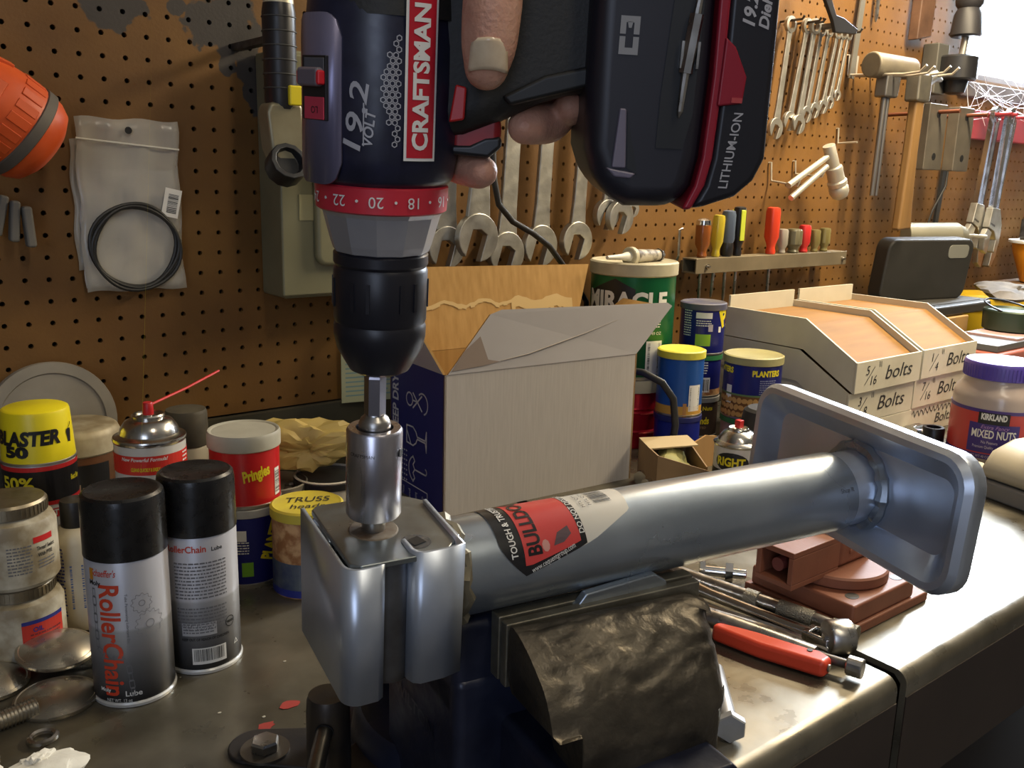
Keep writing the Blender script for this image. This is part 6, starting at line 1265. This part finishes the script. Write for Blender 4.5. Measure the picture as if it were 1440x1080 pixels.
# ================================================================ the hand on the drill
SKIN = mat('skin', (.68, .37, .25), .5, col2=(.54, .26, .175), vs=55, bump=.35, bs=420, detail=6)
b = SKIN.node_tree.nodes['Principled BSDF']; b.inputs['Subsurface Weight'].default_value = .15; b.inputs['Subsurface Radius'].default_value = (.006, .002, .001)
person = thing('person', 'bare hand of a person gripping the drill handle, thumb over the near side', 'person', mx=DM)
def chain(mb, pts, n=16):
    """smooth tapered limb through (x, y, z, r) joints"""
    P = []; R = []; K = len(pts)
    for i in range(K-1):
        p0, p1, p2, p3 = (pts[max(0, min(K-1, i+d))] for d in (-1, 0, 1, 2))
        for s in range(6):
            t = s/6; q = [.5*((2*b_) + (-a_+c_)*t + (2*a_-5*b_+4*c_-d_)*t*t + (-a_+3*b_-3*c_+d_)*t**3) for a_, b_, c_, d_ in zip(p0, p1, p2, p3)]
            P.append(Vector(q[:3])); R.append(q[3])
    P.append(Vector(pts[-1][:3])); R.append(pts[-1][3])
    d = (P[-1]-P[-2]).normalized(); r = R[-1]
    for f, g in ((.45, .88), (.78, .62), (.97, .25)): P.append(P[K*0 + len(R)-1 if False else -1] if False else Vector(pts[-1][:3]) + d*r*f); R.append(r*g)
    mb.tube(P, R, n)
mb = MB()
chain(mb, [(.200, .12, .58, .045), (.150, .07, .49, .038), (.096, .018, .41, .030), (.078, .006, .37, .030)])
for k, (a_, kn) in enumerate(((.050, .322), (.070, .320), (.090, .318), (.106, .318))): chain(mb, [(.078 + (a_-.078)*.3, .004, .385, .018), (a_, .012, .345, .017), (a_, .026, kn, .0135)])
chain(mb, [(.072, -.004, .365, .022), (.060, -.020, .335, .018), (.0525, -.033, .300, .0142), (.0505, -.0375, .274, .0122), (.0497, -.0385, .262, .0126), (.0490, -.0380, .246, .0118), (.0484, -.0370, .2375, .0098)], 22)
chain(mb, [(.050, .024, .322, .0130), (.036, .044, .270, .0112), (.030, .042, .222, .0105), (.033, .024, .1965, .0096), (.046, .004, .1915, .0088), (.0495, -.002, .1912, .0078)])
chain(mb, [(.070, .026, .320, .0130), (.070, .040, .272, .0115), (.086, .036, .228, .0108), (.083, .016, .2165, .0102), (.0725, .000, .2140, .0094), (.0685, -.004, .2130, .0084)])
chain(mb, [(.090, .026, .318, .0125), (.093, .038, .274, .0108), (.098, .032, .236, .0100), (.0930, .012, .2235, .0086), (.0895, .002, .2235, .0074)])
chain(mb, [(.106, .022, .318, .0115), (.112, .032, .280, .0095), (.112, .026, .250, .0088), (.110, .012, .240, .0080)])
hand = mb.build('hand', SKIN, person, smooth=True, auto=180)
rm = hand.modifiers.new('remesh', 'REMESH'); rm.mode = 'VOXEL'; rm.voxel_size = .0013; rm.use_smooth_shade = True
smo = hand.modifiers.new('smooth', 'SMOOTH'); smo.factor = .5; smo.iterations = 5
# thumbnail: a curved plate set in the skin
V = []; Fc = []; NX, NZ = 10, 8
for i in range(NX+1):
    for j in range(NZ+1):
        u = -1 + 2*i/NX; v = j/NZ; w = .0084*(1 - .10*v) * (1 - .35*max(0, v-.75)**2*8)
        x = .0489 + u*w; z = .2362 + v*.0125 - .0012*(u*u)*(1 if v < .3 else .4); y = -.0478 - .0034*v + .0037*u*u + .0004*(max(0, .35-v)/.35)**2
        V.append((x, y, z))
for i in range(NX):
    for j in range(NZ): a_ = i*(NZ+1)+j; Fc.append((a_, a_+NZ+1, a_+NZ+2, a_+1))
o = mesh('thumbnail', V, Fc, mat('nail', (.80, .64, .44), .3, col2=(.70, .52, .33), vs=160, coat=.3), hand, True, auto=180); s_ = o.modifiers.new('thickness', 'SOLIDIFY'); s_.thickness = .0012; s_.offset = -1

# red paint spots and small swarf on the steel top
bench1 = bpy.data.objects['workbench']; rr = random.Random(6); SPOT = mat('red_paint_spot', (.36, .04, .03), .6)
def spot(x, y, r, m, name):
    P = [(x + r*(.7+.5*rr.random())*math.cos(a), y + r*.7*(.7+.5*rr.random())*math.sin(a)) for a in [2*math.pi*i/12 for i in range(12)]]
    o = bench1.location; MB().prism([(p-o.x, q-o.y) for p, q in P], .9002, .9006).build(name, m, bench1)
spot(.290, .651, .0085, SPOT, 'paint_spot'); spot(.262, .634, .0075, SPOT, 'paint_spot')
for k in range(26): spot(rr.uniform(.22, .60), rr.uniform(.62, .86), rr.uniform(.0006, .0016), plain('pale_swarf', (.45, .42, .33), .6), 'swarf_chip')
